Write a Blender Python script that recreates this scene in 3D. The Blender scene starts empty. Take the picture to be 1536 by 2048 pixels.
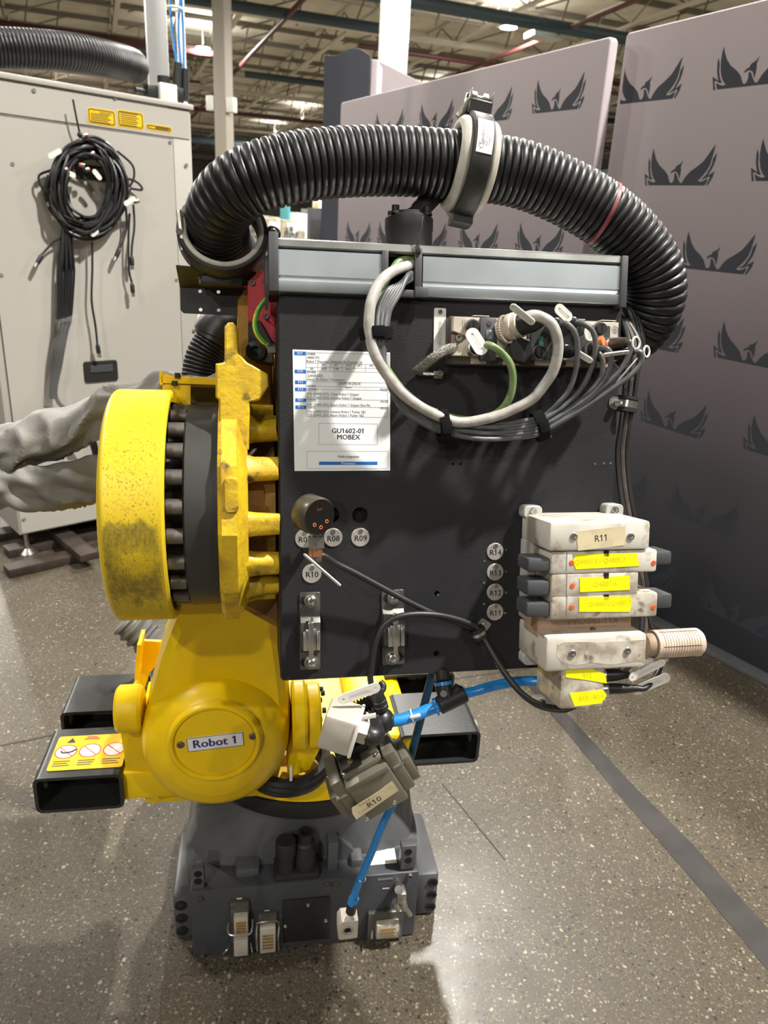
import bpy, bmesh, math, random
import numpy as np
from mathutils import Vector, geometry, noise
random.seed(7)
C = bpy.context.scene.collection
SC = bpy.context.scene

# ------------------------------------------------------------------ camera
FPX = 1480.0
PITCH, ROLL = math.radians(20.0), math.radians(3.0)
CAM = np.array([0, 0, 1.6])
_f = np.array([0, math.cos(PITCH), -math.sin(PITCH)])
_r0 = np.array([1., 0, 0]); _u0 = np.cross(_r0, _f)
_r = _r0*math.cos(ROLL)+_u0*math.sin(ROLL); _u = -_r0*math.sin(ROLL)+_u0*math.cos(ROLL)
cd = bpy.data.cameras.new('camera'); cam = bpy.data.objects.new('camera', cd); C.objects.link(cam)
from mathutils import Matrix
cam.matrix_world = Matrix(((_r[0], _u[0], -_f[0], 0), (_r[1], _u[1], -_f[1], 0), (_r[2], _u[2], -_f[2], 1.6), (0, 0, 0, 1)))
cd.sensor_fit = 'VERTICAL'; cd.sensor_height = 36; cd.lens = 36*FPX/2048
cd.clip_start = .02; cd.clip_end = 300
cd.dof.use_dof = True; cd.dof.focus_distance = 1.22; cd.dof.aperture_fstop = 7.0
SC.camera = cam

# ------------------------------------------------------------------ light
SC.view_settings.view_transform = 'Standard'; SC.view_settings.look = 'None'
SC.view_settings.gamma = 1.0; SC.view_settings.use_curve_mapping = False
SC.view_settings.exposure = 0.0
W = bpy.data.worlds.new('world'); SC.world = W; W.use_nodes = True
W.node_tree.nodes['Background'].inputs[0].default_value = (.95, .92, .84, 1)
W.node_tree.nodes['Background'].inputs[1].default_value = .11
LAMPS = [  # (x, y, z, watts) : high bay lamps of the hall, plus unseen far ones added to brighten it
    (3.7, .7, 8, 1550), (1.0, 7.2, 8, 900), (6.3, -5.8, 8, 300), (-3.2, -6.5, 8, 420), (-4.2, -14.5, 8, 1000), (-5.6, 1.2, 8, 420),
    (-8.2, 7.7, 8, 600), (-1.7, 14.0, 8, 1100), (7.6, 10.0, 8, 800), (10.2, 3.5, 8, 500),
    (3.05, 26.6, 8, 2400), (-7.57, 31.4, 8, 2400), (-5.9, 48.4, 8, 2600), (-8.6, 55.0, 8, 2600), (-14, 22, 8, 2000), (3.0, 18.0, 8, 1500), (-12, 13, 8, 1200), (-16.5, 41, 8, 2600), (2, 40, 8, 2600), (-26, 32, 8, 2600), (10, 20, 8, 2000)]  # far lamps after the visible ones are added to brighten the ceiling
LAMP_COL = (1.0, .965, .90)

# ------------------------------------------------------------------ pixel rays on real planes
def ray(x, y): return _f+_r*((x-768)/FPX)-_u*((y-1024)/FPX)
def G(x, y, z=0.):
    d = ray(x, y); return CAM+d*((z-1.6)/d[2])
def YP(x, y, yy):
    d = ray(x, y); return CAM+d*(yy/d[1])
class Fr:
    def __init__(s, o, yaw=0, pitch=0, R=None, U=None):
        if R is None:
            a, b = math.radians(yaw), math.radians(pitch)
            R = np.array([math.cos(a), math.sin(a), 0]); U = np.array([0, 0, 1.]); N = np.cross(R, U)
            U, N = U*math.cos(b)-N*math.sin(b), N*math.cos(b)+U*math.sin(b)
        else:
            R = np.array(R, float); R /= np.linalg.norm(R); U = np.array(U, float); U -= R*(U@R); U /= np.linalg.norm(U); N = np.cross(R, U)
        s.o, s.R, s.U, s.N = np.array(o, float), R, U, N
    def p(s, u, v, w=0): return s.o+s.R*u+s.U*v+s.N*w
    def uv(s, x, y, w=0):
        d = ray(x, y); o = s.o+s.N*w
        q = CAM+d*(((o-CAM)@s.N)/(d@s.N))-s.o
        return np.array([q@s.R, q@s.U])
    def P(s, x, y, w=0):
        u, v = s.uv(x, y, w); return s.p(u, v, w)
    def rot(s, deg, o=None):
        c, k = math.cos(math.radians(deg)), math.sin(math.radians(deg))
        return Fr(s.o if o is None else o, R=s.R*c+s.U*k, U=s.U*c-s.R*k)
    def at(s, o): return Fr(o, R=s.R, U=s.U)
WF = Fr([0, 0, 0], R=[1, 0, 0], U=[0, 0, 1])          # u = X, v = Z, w = -Y
FL = Fr([0, 0, 0], R=[1, 0, 0], U=[0, 1, 0])          # u = X, v = Y, w = Z

# ------------------------------------------------------------------ materials
def M(name, col, rough=.5, metal=0., var=None, vscale=30., bump=0., bscale=200., spec=.5, contrast=(.4, .6), col3=None, s3=8., c3=(.55, .7), emit=0., rvar=0., bdet=3., trans=0., alpha=1.):
    m = bpy.data.materials.new(name); m.use_nodes = True
    nt = m.node_tree; N = nt.nodes; L = nt.links; b = N['Principled BSDF']
    b.inputs['Base Color'].default_value = (*col, 1); b.inputs['Roughness'].default_value = rough; b.inputs['Metallic'].default_value = metal
    b.inputs['Specular IOR Level'].default_value = spec
    if trans: b.inputs['Transmission Weight'].default_value = trans
    if alpha < 1: b.inputs['Alpha'].default_value = alpha
    if emit:
        b.inputs['Emission Color'].default_value = (*col, 1); b.inputs['Emission Strength'].default_value = emit
    if var or bump or col3 or rvar:
        tc = N.new('ShaderNodeTexCoord')
    def nz(sc, det=4., c=(.4, .6)):
        n = N.new('ShaderNodeTexNoise'); n.inputs['Scale'].default_value = sc; n.inputs['Detail'].default_value = det
        L.new(tc.outputs['Object'], n.inputs['Vector'])
        r = N.new('ShaderNodeMapRange'); r.inputs['From Min'].default_value = c[0]; r.inputs['From Max'].default_value = c[1]
        L.new(n.outputs['Fac'], r.inputs['Value']); return r.outputs[0]
    cur = None
    def mix(fac, a, c):
        x = N.new('ShaderNodeMix'); x.data_type = 'RGBA'; L.new(fac, x.inputs['Factor'])
        if a is None: x.inputs['A'].default_value = (*col, 1)
        else: L.new(a, x.inputs['A'])
        x.inputs['B'].default_value = (*c, 1); return x.outputs['Result']
    if var: cur = mix(nz(vscale, 5, contrast), cur, var)
    if col3: cur = mix(nz(s3, 6, c3), cur, col3)
    if cur is not None: L.new(cur, b.inputs['Base Color'])
    if rvar:
        r = N.new('ShaderNodeMapRange'); r.inputs['To Min'].default_value = max(0, rough-rvar); r.inputs['To Max'].default_value = rough+rvar
        L.new(nz(vscale*.7, 4, (.35, .65)), r.inputs['Value']); L.new(r.outputs[0], b.inputs['Roughness'])
    if bump:
        n = N.new('ShaderNodeTexNoise'); n.inputs['Scale'].default_value = bscale; n.inputs['Detail'].default_value = bdet
        L.new(tc.outputs['Object'], n.inputs['Vector'])
        bp = N.new('ShaderNodeBump'); bp.inputs['Strength'].default_value = bump; bp.inputs['Distance'].default_value = .002
        L.new(n.outputs['Fac'], bp.inputs['Height']); L.new(bp.outputs[0], b.inputs['Normal'])
    m['nodes'] = 1
    return m

yellow = M('yellow_paint', (.86, .585, .003), .34, var=(.80, .53, .003), vscale=14, bump=.12, bscale=60, spec=.4)
yellow_cast = M('yellow_cast_paint', (.66, .445, .014), .45, var=(.46, .29, .016), vscale=26, contrast=(.42, .62), bump=.8, bscale=95, col3=(.05, .04, .02), s3=34, c3=(.60, .72))
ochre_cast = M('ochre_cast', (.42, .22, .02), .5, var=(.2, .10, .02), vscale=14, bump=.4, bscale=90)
drumtop = M('drum_inner_paint', (.55, .35, .004), .45)
black_tex = M('black_textured_powder', (.017, .017, .019), .50, bump=.4, bscale=680, spec=.22, var=(.022, .022, .024), vscale=6, bdet=1.5)
black_pl = M('black_plastic', (.016, .016, .017), .38)
black_mat = M('black_matte', (.014, .014, .014), .55, bump=.1, bscale=300)
black_hole = M('black_void', (.002, .002, .002), .9)
grey_dark = M('dark_grey_plastic', (.055, .056, .062), .5)
hose_black = M('black_corrugated_hose', (.008, .008, .009), .42, spec=.42, rvar=.06, vscale=20)
spacer_black = M('black_oxide_steel', (.022, .022, .021), .45, var=(.032, .032, .03), vscale=9, bump=.12, bscale=250)
bolt_steel = M('dark_bolt_steel', (.17, .155, .14), .42, .7)
alu = M('zinc_plated_sheet', (.46, .51, .54), .38, .7, var=(.37, .41, .43), vscale=9, contrast=(.35, .7), rvar=.06)
alu_lip = M('zinc_plated_lip', (.58, .59, .57), .32, .8, var=(.42, .42, .40), vscale=12)
steel = M('bright_steel', (.66, .65, .62), .28, .95, var=(.5, .49, .46), vscale=40)
steel_br = M('brushed_tag_steel', (.60, .57, .53), .38, .55, var=(.48, .45, .42), vscale=25)
latch_grey = M('grey_latch_metal', (.15, .15, .135), .38, .6, var=(.11, .11, .10), vscale=20)
paper = M('white_paper', (.80, .82, .83), .45)
ink = M('black_ink', (.015, .015, .02), .6)
ink_grey = M('grey_ink', (.22, .22, .22), .6)
blue_ink = M('blue_ink', (.005, .13, .50), .5)
navy_ink = M('navy_ink', (.03, .05, .28), .5)
white_ink = M('white_ink', (.85, .87, .9), .5)
lab_white = M('white_label', (.78, .76, .72), .45)
tag_white = M('white_plastic_tag', (.72, .70, .65), .42, var=(.58, .55, .50), vscale=60, contrast=(.5, .7))
cable_lg = M('pale_grey_cable', (.42, .40, .37), .5, var=(.32, .30, .28), vscale=60, bump=.15, bscale=300)
cable_dg = M('dark_grey_cable', (.10, .105, .11), .42, var=(.075, .078, .08), vscale=50)
cable_bk = M('black_cable', (.017, .017, .018), .42)
cable_br = M('dusty_brown_cable', (.10, .075, .06), .45, var=(.05, .04, .035), vscale=40)
cable_gn = M('green_cable', (.13, .22, .07), .5, var=(.22, .27, .13), vscale=45)
earth_gn = M('earth_green', (.06, .30, .02), .4)
earth_ye = M('earth_yellow', (.75, .62, .03), .4)
velcro = M('black_hook_strap', (.010, .010, .011), .95, bump=1., bscale=900, spec=.1)
module_beige = M('dusty_nickel_housing', (.62, .56, .47), .42, .1, var=(.46, .39, .32), vscale=14, contrast=(.42, .66))
module_dark = M('dusty_brown_black_housing', (.07, .058, .046), .5, var=(.05, .04, .034), vscale=14)
screen = M('grey_screen', (.17, .20, .20), .15)
manif = M('dirty_white_valve_housing', (.58, .55, .49), .45, var=(.50, .46, .40), vscale=18, col3=(.28, .24, .19), s3=24, c3=(.56, .66))
manif_dirty = M('grimy_white_valve_housing', (.52, .48, .41), .5, var=(.33, .28, .22), vscale=38, contrast=(.42, .6), col3=(.16, .12, .09), s3=60, c3=(.6, .72))
manif_back = M('grey_manifold_base', (.43, .43, .40), .45, var=(.36, .355, .33), vscale=20)
solenoid = M('slate_solenoid', (.052, .056, .062), .5, bump=.08, bscale=200)
brown_block = M('dusty_brown_block', (.42, .28, .19), .55, var=(.34, .23, .16), vscale=15)
silencer_m = M('dusty_cream_silencer', (.60, .48, .38), .55, var=(.50, .39, .30), vscale=40)
tape_ye = M('fluorescent_tape', (.86, .82, .006), .4, var=(.80, .74, .004), vscale=40)
tape_mask = M('masking_tape', (.62, .54, .34), .55, var=(.54, .46, .30), vscale=40)
orange_led = M('orange_mark', (.62, .10, .03), .4)
blue_tube = M('blue_air_tube', (.015, .20, .55), .28, spec=.6)
blue_tube_dk = M('dark_blue_shaded_tube', (.012, .065, .14), .35)  # darker blue carrying the shade on the tube's upper run; also a dark machine front
red_paint = M('red_paint', (.55, .045, .06), .42, var=(.46, .035, .045), vscale=14, bump=.1, bscale=100)
valve_grey = M('olive_grey_aluminium', (.19, .175, .135), .4, .35, var=(.15, .14, .105), vscale=14, rvar=.06)
conn_white = M('dusty_white_connector', (.45, .42, .36), .45, var=(.42, .38, .32), vscale=40, contrast=(.45, .65))
base_grey = M('charcoal_cast_paint', (.095, .098, .105), .38, var=(.08, .083, .089), vscale=10, bump=.2, bscale=70)
plate_grey = M('dark_slate_panel', (.050, .054, .062), .42, var=(.042, .046, .053), vscale=8, bump=.08, bscale=200)
pocket_bk = M('black_fork_pocket', (.020, .021, .021), .36, bump=.15, bscale=120)
brass = M('brass_pins', (.55, .38, .14), .35, .8)
copper = M('copper_ring', (.42, .20, .10), .35, .7)
gauge_side = M('smoked_olive_plastic', (.06, .055, .04), .3)
cab_grey = M('light_grey_cabinet_paint', (.42, .40, .362), .42, bump=.06, bscale=200)
cab_seam = M('seam_shadow_gap', (.12, .115, .105), .6)
white_post = M('white_column_paint', (.72, .71, .66), .45)
beige_post = M('beige_column_paint', (.27, .24, .195), .6)
sign_ye = M('yellow_sign', (.80, .53, .004), .4)
wood_dk = M('dark_stained_timber', (.045, .030, .022), .6, var=(.028, .018, .014), vscale=14)
sleeve_m = M('grey_fabric_sleeve', (.19, .183, .168), .6, var=(.16, .153, .14), vscale=9, bump=.25, bscale=260)
plastic_wrap = M('clear_film', (.8, .8, .78), .15, alpha=.09, spec=.6)
fabric = M('mauve_backdrop_fabric', (.385, .335, .355), .72, var=(.36, .312, .332), vscale=2, bump=.12, bscale=900)
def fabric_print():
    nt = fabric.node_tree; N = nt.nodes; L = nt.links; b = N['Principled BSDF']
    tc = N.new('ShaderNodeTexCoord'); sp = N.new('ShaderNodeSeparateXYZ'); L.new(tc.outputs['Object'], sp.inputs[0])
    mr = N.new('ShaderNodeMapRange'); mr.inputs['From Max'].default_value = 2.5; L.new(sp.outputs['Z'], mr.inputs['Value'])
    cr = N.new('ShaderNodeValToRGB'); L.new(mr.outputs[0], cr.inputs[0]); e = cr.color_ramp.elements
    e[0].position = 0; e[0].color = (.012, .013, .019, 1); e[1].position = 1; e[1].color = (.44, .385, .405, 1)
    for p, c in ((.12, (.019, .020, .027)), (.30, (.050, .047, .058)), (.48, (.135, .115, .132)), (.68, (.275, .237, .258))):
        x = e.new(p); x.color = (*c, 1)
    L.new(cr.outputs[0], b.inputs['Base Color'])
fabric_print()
fabric_dk = M('slate_backdrop_fabric', (.035, .037, .05), .75)
emblem_m = M('slate_print', (.024, .029, .041), .7)
deck_m = M('ceiling_deck', (.74, .70, .58), .8, var=(.64, .60, .49), vscale=1.2)
joist_m = M('ceiling_joist_paint', (.66, .63, .54), .6)
joist_dk = M('dark_joist_steel', (.22, .205, .165), .6)
pipe_red = M('oxblood_pipe', (.085, .022, .022), .5)
pipe_teal = M('dark_teal_pipe', (.030, .052, .065), .5)
lamp_m = M('lamp_glow', (1, .97, .9), .5, emit=60)
lamp_body = M('lamp_housing', (.25, .25, .25), .5)
teal_paint = M('teal_paint', (.05, .27, .28), .5)
mach_white = M('machine_white', (.62, .62, .58), .4)
mach_grey = M('machine_grey', (.22, .22, .21), .45)
mach_tan = M('machine_tan', (.40, .34, .24), .5, var=(.25, .22, .17), vscale=3)
rubber_beige = M('pale_rubber', (.50, .47, .41), .5, var=(.42, .39, .34), vscale=30)
clamp_plate = M('scuffed_pressed_steel', (.52, .51, .45), .4, .5, var=(.40, .39, .34), vscale=30)
worn_band = M('red_marking', (.22, .05, .05), .5)
orange_m = M('orange_plastic', (.65, .16, .05), .5)
wall_m = M('far_wall_paint', (.33, .30, .25), .7)

def drum_mat():
    m = M('worn_yellow_drum_paint', (.78, .51, .002), .4); nt = m.node_tree; N = nt.nodes; L = nt.links; b = N['Principled BSDF']
    tc = N.new('ShaderNodeTexCoord'); at = N.new('ShaderNodeAttribute'); at.attribute_name = 'wear'
    mp = N.new('ShaderNodeMapping'); mp.inputs['Scale'].default_value = (1.4, 1, .7); L.new(tc.outputs['Object'], mp.inputs['Vector'])
    def nz(sc, a, c, det=6):
        n = N.new('ShaderNodeTexNoise'); n.inputs['Scale'].default_value = sc; n.inputs['Detail'].default_value = det; n.inputs['Roughness'].default_value = .65
        L.new(mp.outputs[0], n.inputs['Vector'])
        r = N.new('ShaderNodeMapRange'); r.inputs['From Min'].default_value = a; r.inputs['From Max'].default_value = c; L.new(n.outputs['Fac'], r.inputs['Value']); return n, r.outputs[0]
    def mx(f, a, c):
        x = N.new('ShaderNodeMix'); x.data_type = 'RGBA'; L.new(f, x.inputs['Factor'])
        if isinstance(a, tuple): x.inputs['A'].default_value = (*a, 1)
        else: L.new(a, x.inputs['A'])
        x.inputs['B'].default_value = (*c, 1); return x.outputs['Result']
    sep = N.new('ShaderNodeSeparateColor'); L.new(at.outputs['Color'], sep.inputs[0])
    def mul(a, c):
        x = N.new('ShaderNodeMath'); x.operation = 'MULTIPLY'; x.use_clamp = True; L.new(a, x.inputs[0]); L.new(c, x.inputs[1]); return x.outputs[0]
    _, sp = nz(330, .56, .63, 4)                      # fine scratches, everywhere the green channel allows
    c = mx(mul(sp, sep.outputs['Green']), (.64, .455, .014), (.20, .15, .03))
    n2, big = nz(120, .18, .46, 12)                        # rubbed patch
    ad = N.new('ShaderNodeMath'); ad.operation = 'MULTIPLY_ADD'; ad.inputs[1].default_value = 1.0; L.new(sep.outputs['Red'], ad.inputs[0]); L.new(n2.outputs['Fac'], ad.inputs[2])
    rr_ = N.new('ShaderNodeMapRange'); rr_.inputs['From Min'].default_value = .98; rr_.inputs['From Max'].default_value = 1.62; rr_.inputs['To Max'].default_value = .92; L.new(ad.outputs[0], rr_.inputs['Value'])
    c = mx(rr_.outputs[0], c, (.15, .115, .02))
    _, fl = nz(150, .54, .60, 4)
    c = mx(mul(fl, sep.outputs['Blue']), c, (.60, .40, .01))
    L.new(c, b.inputs['Base Color'])
    return m
drum_m = drum_mat()

def floor_mat():
    m = bpy.data.materials.new('polished_aggregate_concrete'); m.use_nodes = True
    nt = m.node_tree; N = nt.nodes; L = nt.links; b = N['Principled BSDF']
    tc = N.new('ShaderNodeTexCoord')
    def wob():
        n = N.new('ShaderNodeTexNoise'); n.inputs['Scale'].default_value = 60; L.new(tc.outputs['Object'], n.inputs['Vector'])
        a = N.new('ShaderNodeVectorMath'); a.operation = 'MULTIPLY_ADD'; a.inputs[1].default_value = (.012, .012, .012)
        L.new(n.outputs['Color'], a.inputs[0]); L.new(tc.outputs['Object'], a.inputs[2]); return a.outputs[0]
    wv = wob()
    def noise_(sc, a, c, det=5):
        n = N.new('ShaderNodeTexNoise'); n.inputs['Scale'].default_value = sc; n.inputs['Detail'].default_value = det; L.new(tc.outputs['Object'], n.inputs['Vector'])
        r = N.new('ShaderNodeMapRange'); r.inputs['From Min'].default_value = a; r.inputs['From Max'].default_value = c; L.new(n.outputs['Fac'], r.inputs['Value']); return r.outputs[0]
    def mx(f, a, c, k=None):
        x = N.new('ShaderNodeMix'); x.data_type = 'RGBA'; L.new(f, x.inputs['Factor'])
        if isinstance(a, tuple): x.inputs['A'].default_value = (*a, 1)
        else: L.new(a, x.inputs['A'])
        if isinstance(c, tuple): x.inputs['B'].default_value = (*c, 1)
        else: L.new(c, x.inputs['B'])
        return x.outputs['Result']
    def peb(sc, lo, hi, size, soft=.08):
        v = N.new('ShaderNodeTexVoronoi'); v.inputs['Scale'].default_value = sc; v.voronoi_dimensions = '3D'; L.new(wv, v.inputs['Vector'])
        s = N.new('ShaderNodeSeparateColor'); L.new(v.outputs['Color'], s.inputs[0])
        g = N.new('ShaderNodeMath'); g.operation = 'COMPARE'; g.inputs[1].default_value = (lo+hi)/2; g.inputs[2].default_value = (hi-lo)/2; L.new(s.outputs['Red'], g.inputs[0])
        r = N.new('ShaderNodeMapRange'); r.inputs['From Min'].default_value = size; r.inputs['From Max'].default_value = size-soft; L.new(v.outputs['Distance'], r.inputs['Value'])
        k = N.new('ShaderNodeMath'); k.operation = 'MULTIPLY'; L.new(g.outputs[0], k.inputs[0]); L.new(r.outputs[0], k.inputs[1]); return k.outputs[0], s.outputs['Green']
    c = mx(noise_(1.6, .35, .65), (.066, .053, .035), (.096, .080, .056))
    c = mx(noise_(160, .42, .62, 3), c, (.054, .046, .034))
    f, g = peb(150, .0, .30, .42); c = mx(f, c, (.125, .102, .070))
    f, g = peb(190, .45, .62, .40); c = mx(f, c, (.035, .032, .03))
    f, g = peb(95, .0, .14, .37); c = mx(f, c, (.22, .19, .135))
    f, g = peb(75, .55, .66, .36); c = mx(f, c, (.022, .022, .025))
    f, g = peb(130, .70, .86, .40); c = mx(f, c, (.155, .128, .088))
    f, g = peb(105, .88, .97, .38); c = mx(f, c, (.03, .029, .03))
    f, g = peb(60, .30, .335, .32); c = mx(f, c, (.27, .23, .165))
    L.new(c, b.inputs['Base Color'])
    r = N.new('ShaderNodeMapRange'); r.inputs['To Min'].default_value = .30; r.inputs['To Max'].default_value = .46
    L.new(noise_(5, .3, .7), r.inputs['Value']); L.new(r.outputs[0], b.inputs['Roughness'])
    n = N.new('ShaderNodeTexNoise'); n.inputs['Scale'].default_value = 240; n.inputs['Detail'].default_value = 3; L.new(tc.outputs['Object'], n.inputs['Vector'])
    bp = N.new('ShaderNodeBump'); bp.inputs['Strength'].default_value = .22; bp.inputs['Distance'].default_value = .001; L.new(n.outputs['Fac'], bp.inputs['Height']); L.new(bp.outputs[0], b.inputs['Normal'])
    b.inputs['Specular IOR Level'].default_value = .34
    return m
floor_m = floor_mat()
filler_m = M('joint_filler', (.046, .042, .040), .6, var=(.036, .033, .031), vscale=9, spec=.2)

# ------------------------------------------------------------------ mesh building
def catmull(pts, n=8):
    P = [np.array(p, float) for p in pts]; out = []
    for i in range(len(P)-1):
        p0 = P[i-1] if i > 0 else 2*P[0]-P[1]; p1, p2 = P[i], P[i+1]; p3 = P[i+2] if i+2 < len(P) else 2*P[-1]-P[-2]
        for k in range(n):
            t = k/n
            out.append(.5*((2*p1)+(-p0+p2)*t+(2*p0-5*p1+4*p2-p3)*t*t+(-p0+3*p1-3*p2+p3)*t**3))
    out.append(P[-1]); return out
def resample(pts, step):
    P = np.array(pts); d = np.r_[0, np.cumsum(np.linalg.norm(np.diff(P, axis=0), axis=1))]
    n = max(2, int(d[-1]/step)); s = np.linspace(0, d[-1], n+1)
    return np.stack([np.interp(s, d, P[:, i]) for i in range(3)], 1), s
def rrect(u0, u1, v0, v1, r, n=4):
    o = []
    for cx, cy, a in ((u1-r, v1-r, 0), (u0+r, v1-r, 90), (u0+r, v0+r, 180), (u1-r, v0+r, 270)):
        for k in range(n+1):
            t = math.radians(a+90*k/n); o.append((cx+r*math.cos(t), cy+r*math.sin(t)))
    return o
def inset(poly, c):
    n = len(poly); out = []
    A = sum(poly[i][0]*poly[(i+1) % n][1]-poly[(i+1) % n][0]*poly[i][1] for i in range(n)); sg = 1 if A > 0 else -1
    for i in range(n):
        a, b, d = np.array(poly[i-1]), np.array(poly[i]), np.array(poly[(i+1) % n])
        e1 = b-a; e2 = d-b; e1 = e1/(np.linalg.norm(e1)+1e-12); e2 = e2/(np.linalg.norm(e2)+1e-12)
        n1 = np.array([-e1[1], e1[0]])*sg; n2 = np.array([-e2[1], e2[0]])*sg
        m = n1+n2; l = m@m
        m = m*(2/l) if l > .3 else n1
        out.append(tuple(b+m*c*.5*2/2))
    return out
_adv = {}
def glyphs(t):
    c = bpy.data.curves.new('t', 'FONT'); c.body = t; c.size = 1; c.align_x = 'LEFT'; c.align_y = 'CENTER'; c.resolution_u = 2
    o = bpy.data.objects.new('t', c); me = bpy.data.meshes.new_from_object(o)
    r = [(q.co.x, q.co.y) for q in me.vertices], [tuple(p.vertices) for p in me.polygons]
    bpy.data.objects.remove(o); bpy.data.curves.remove(c); bpy.data.meshes.remove(me); return r
def _w(t): x = [q[0] for q in glyphs(t)[0]]; return max(x)-min(x)
def adv(t):
    n = 0.
    for ch in t:
        if ch not in _adv: _adv[ch] = _w('H'+ch+'H')-_w('HH')
        n += _adv[ch]
    return n
_g1 = glyphs('1')[0]; GLYPH1 = (max(q[1] for q in _g1), min(q[0] for q in _g1), max(q[0] for q in _g1))
class MB:
    def __init__(s): s.v = []; s.f = []; s.col = None
    def add(s, vs, fs):
        o = len(s.v); s.v.extend([tuple(map(float, v)) for v in vs]); s.f.extend([tuple(i+o for i in f) for f in fs]); return s
    def box(s, fr, u0, u1, v0, v1, w0, w1, bev=0., seg=2):
        if u0 > u1: u0, u1 = u1, u0
        if v0 > v1: v0, v1 = v1, v0
        if w0 > w1: w0, w1 = w1, w0
        bm = bmesh.new(); bmesh.ops.create_cube(bm, size=1)
        for v in bm.verts: v.co = Vector((u0+(v.co.x+.5)*(u1-u0), v0+(v.co.y+.5)*(v1-v0), w0+(v.co.z+.5)*(w1-w0)))
        bev = min(bev, .45*min(u1-u0, v1-v0, w1-w0))
        if bev > 0: bmesh.ops.bevel(bm, geom=bm.edges[:], offset=bev, segments=seg, affect='EDGES', profile=.5)
        bm.verts.index_update()
        s.add([fr.p(*v.co) for v in bm.verts], [[v.index for v in f.verts] for f in bm.faces]); bm.free(); return s
    def pbox(s, fr, x0, y0, x1, y1, w0, w1, bev=0., seg=2):
        a = fr.uv(x0, y0, w1); b = fr.uv(x1, y1, w1); return s.box(fr, a[0], b[0], b[1], a[1], w0, w1, bev, seg)
    def prism(s, fr, poly, w0, w1, ch=0., cb=0.):
        n = len(poly); rings = []
        A = sum(poly[i][0]*poly[(i+1) % n][1]-poly[(i+1) % n][0]*poly[i][1] for i in range(n))
        if A < 0: poly = list(reversed(poly))
        if cb: rings.append((inset(poly, cb), w0)); rings.append((poly, w0+cb))
        else: rings.append((poly, w0))
        if ch:
            for k in range(3):
                t = math.radians(45*k); rings.append((inset(poly, ch*(1-math.cos(t))) if k else poly, w1-ch+ch*math.sin(t)))
            rings[-1] = (inset(poly, ch*.3), w1-ch*.3); rings.append((inset(poly, ch), w1))
        else: rings.append((poly, w1))
        vs = []; fs = []
        for r, w in rings: vs += [fr.p(u, v, w) for u, v in r]
        for k in range(len(rings)-1):
            for i in range(n):
                j = (i+1) % n; fs.append((k*n+i, k*n+j, (k+1)*n+j, (k+1)*n+i))
        fs.append(tuple(reversed(range(n))))
        top = (len(rings)-1)*n; fs.append(tuple(top+i for i in range(n)))
        return s.add(vs, fs)
    def pprism(s, fr, pix, w0, w1, ch=0., cb=0., wp=None):
        return s.prism(fr, [tuple(fr.uv(x, y, w1 if wp is None else wp)) for x, y in pix], w0, w1, ch, cb)
    def holed(s, fr, outer, holes, w0, w1, ch=0.):
        inn = inset(outer, ch) if ch else outer
        loops = [inn]+holes
        tri = geometry.tessellate_polygon([[Vector((u, v, 0)) for u, v in l] for l in loops])
        flat = [p for l in loops for p in l]
        def orient(t):
            a, b, c = (flat[i] for i in t); return t if (b[0]-a[0])*(c[1]-a[1])-(b[1]-a[1])*(c[0]-a[0]) > 0 else (t[0], t[2], t[1])
        s.add([fr.p(u, v, w1) for u, v in flat], [orient(t) for t in tri])
        n = len(outer); vs = [fr.p(u, v, w0) for u, v in outer]+[fr.p(u, v, w1-ch) for u, v in outer]+[fr.p(u, v, w1) for u, v in inn]
        fs = [(k*n+i, k*n+(i+1) % n, (k+1)*n+(i+1) % n, (k+1)*n+i) for k in range(2) for i in range(n)]; s.add(vs, fs)
        for h in holes:
            m = len(h); s.add([fr.p(u, v, w1) for u, v in h]+[fr.p(u, v, w0) for u, v in h], [(i, (i+1) % m, m+(i+1) % m, m+i) for i in range(m)])
        return s
    def lathe(s, o, ax, prof, n=24, ph=0., ref=None):
        ax = np.array(ax, float); ax /= np.linalg.norm(ax)
        r = np.array([0, 0, 1.]) if ref is None else np.array(ref, float)
        if abs(r@ax) > .95: r = np.array([1., 0, 0])
        a = r-ax*(r@ax); a /= np.linalg.norm(a); b = np.cross(ax, a)
        vs = []; fs = []; idx = []
        for rad, h in prof:
            if rad < 1e-7: idx.append([len(vs)]); vs.append(o+ax*h)
            else:
                idx.append(list(range(len(vs), len(vs)+n)))
                for k in range(n):
                    t = 2*math.pi*k/n+ph; vs.append(o+ax*h+(a*math.cos(t)+b*math.sin(t))*rad)
        for A, Bq in zip(idx, idx[1:]):
            for k in range(n):
                q = (A[k % len(A)], A[(k+1) % len(A)], Bq[(k+1) % len(Bq)], Bq[k % len(Bq)])
                q = tuple(dict.fromkeys(q))
                if len(q) > 2: fs.append(q)
        return s.add(vs, fs)
    def cyl(s, p0, p1, r0, r1=None, n=16, ch=0., ph=0., ref=None):
        p0 = np.array(p0, float); p1 = np.array(p1, float); l = np.linalg.norm(p1-p0); r1 = r0 if r1 is None else r1
        pr = [(0, 0), (r0-ch, 0), (r0, ch), (r1, l-ch), (r1-ch, l), (0, l)] if ch else [(0, 0), (r0, 0), (r1, l), (0, l)]
        return s.lathe(p0, (p1-p0)/l, pr, n, ph, ref)
    def ball(s, c, r, ax=(0, 0, 1), n=14, m=8, k=1.):
        return s.lathe(np.array(c, float), ax, [(r*math.sin(math.pi*i/m), -r*k*math.cos(math.pi*i/m)) for i in range(m+1)], n)
    def torus(s, c, ax, R, r, n=40, m=10):
        return s.lathe(np.array(c, float), ax, [(R+r*math.cos(2*math.pi*i/m), r*math.sin(2*math.pi*i/m)) for i in range(m+1)], n)
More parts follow.
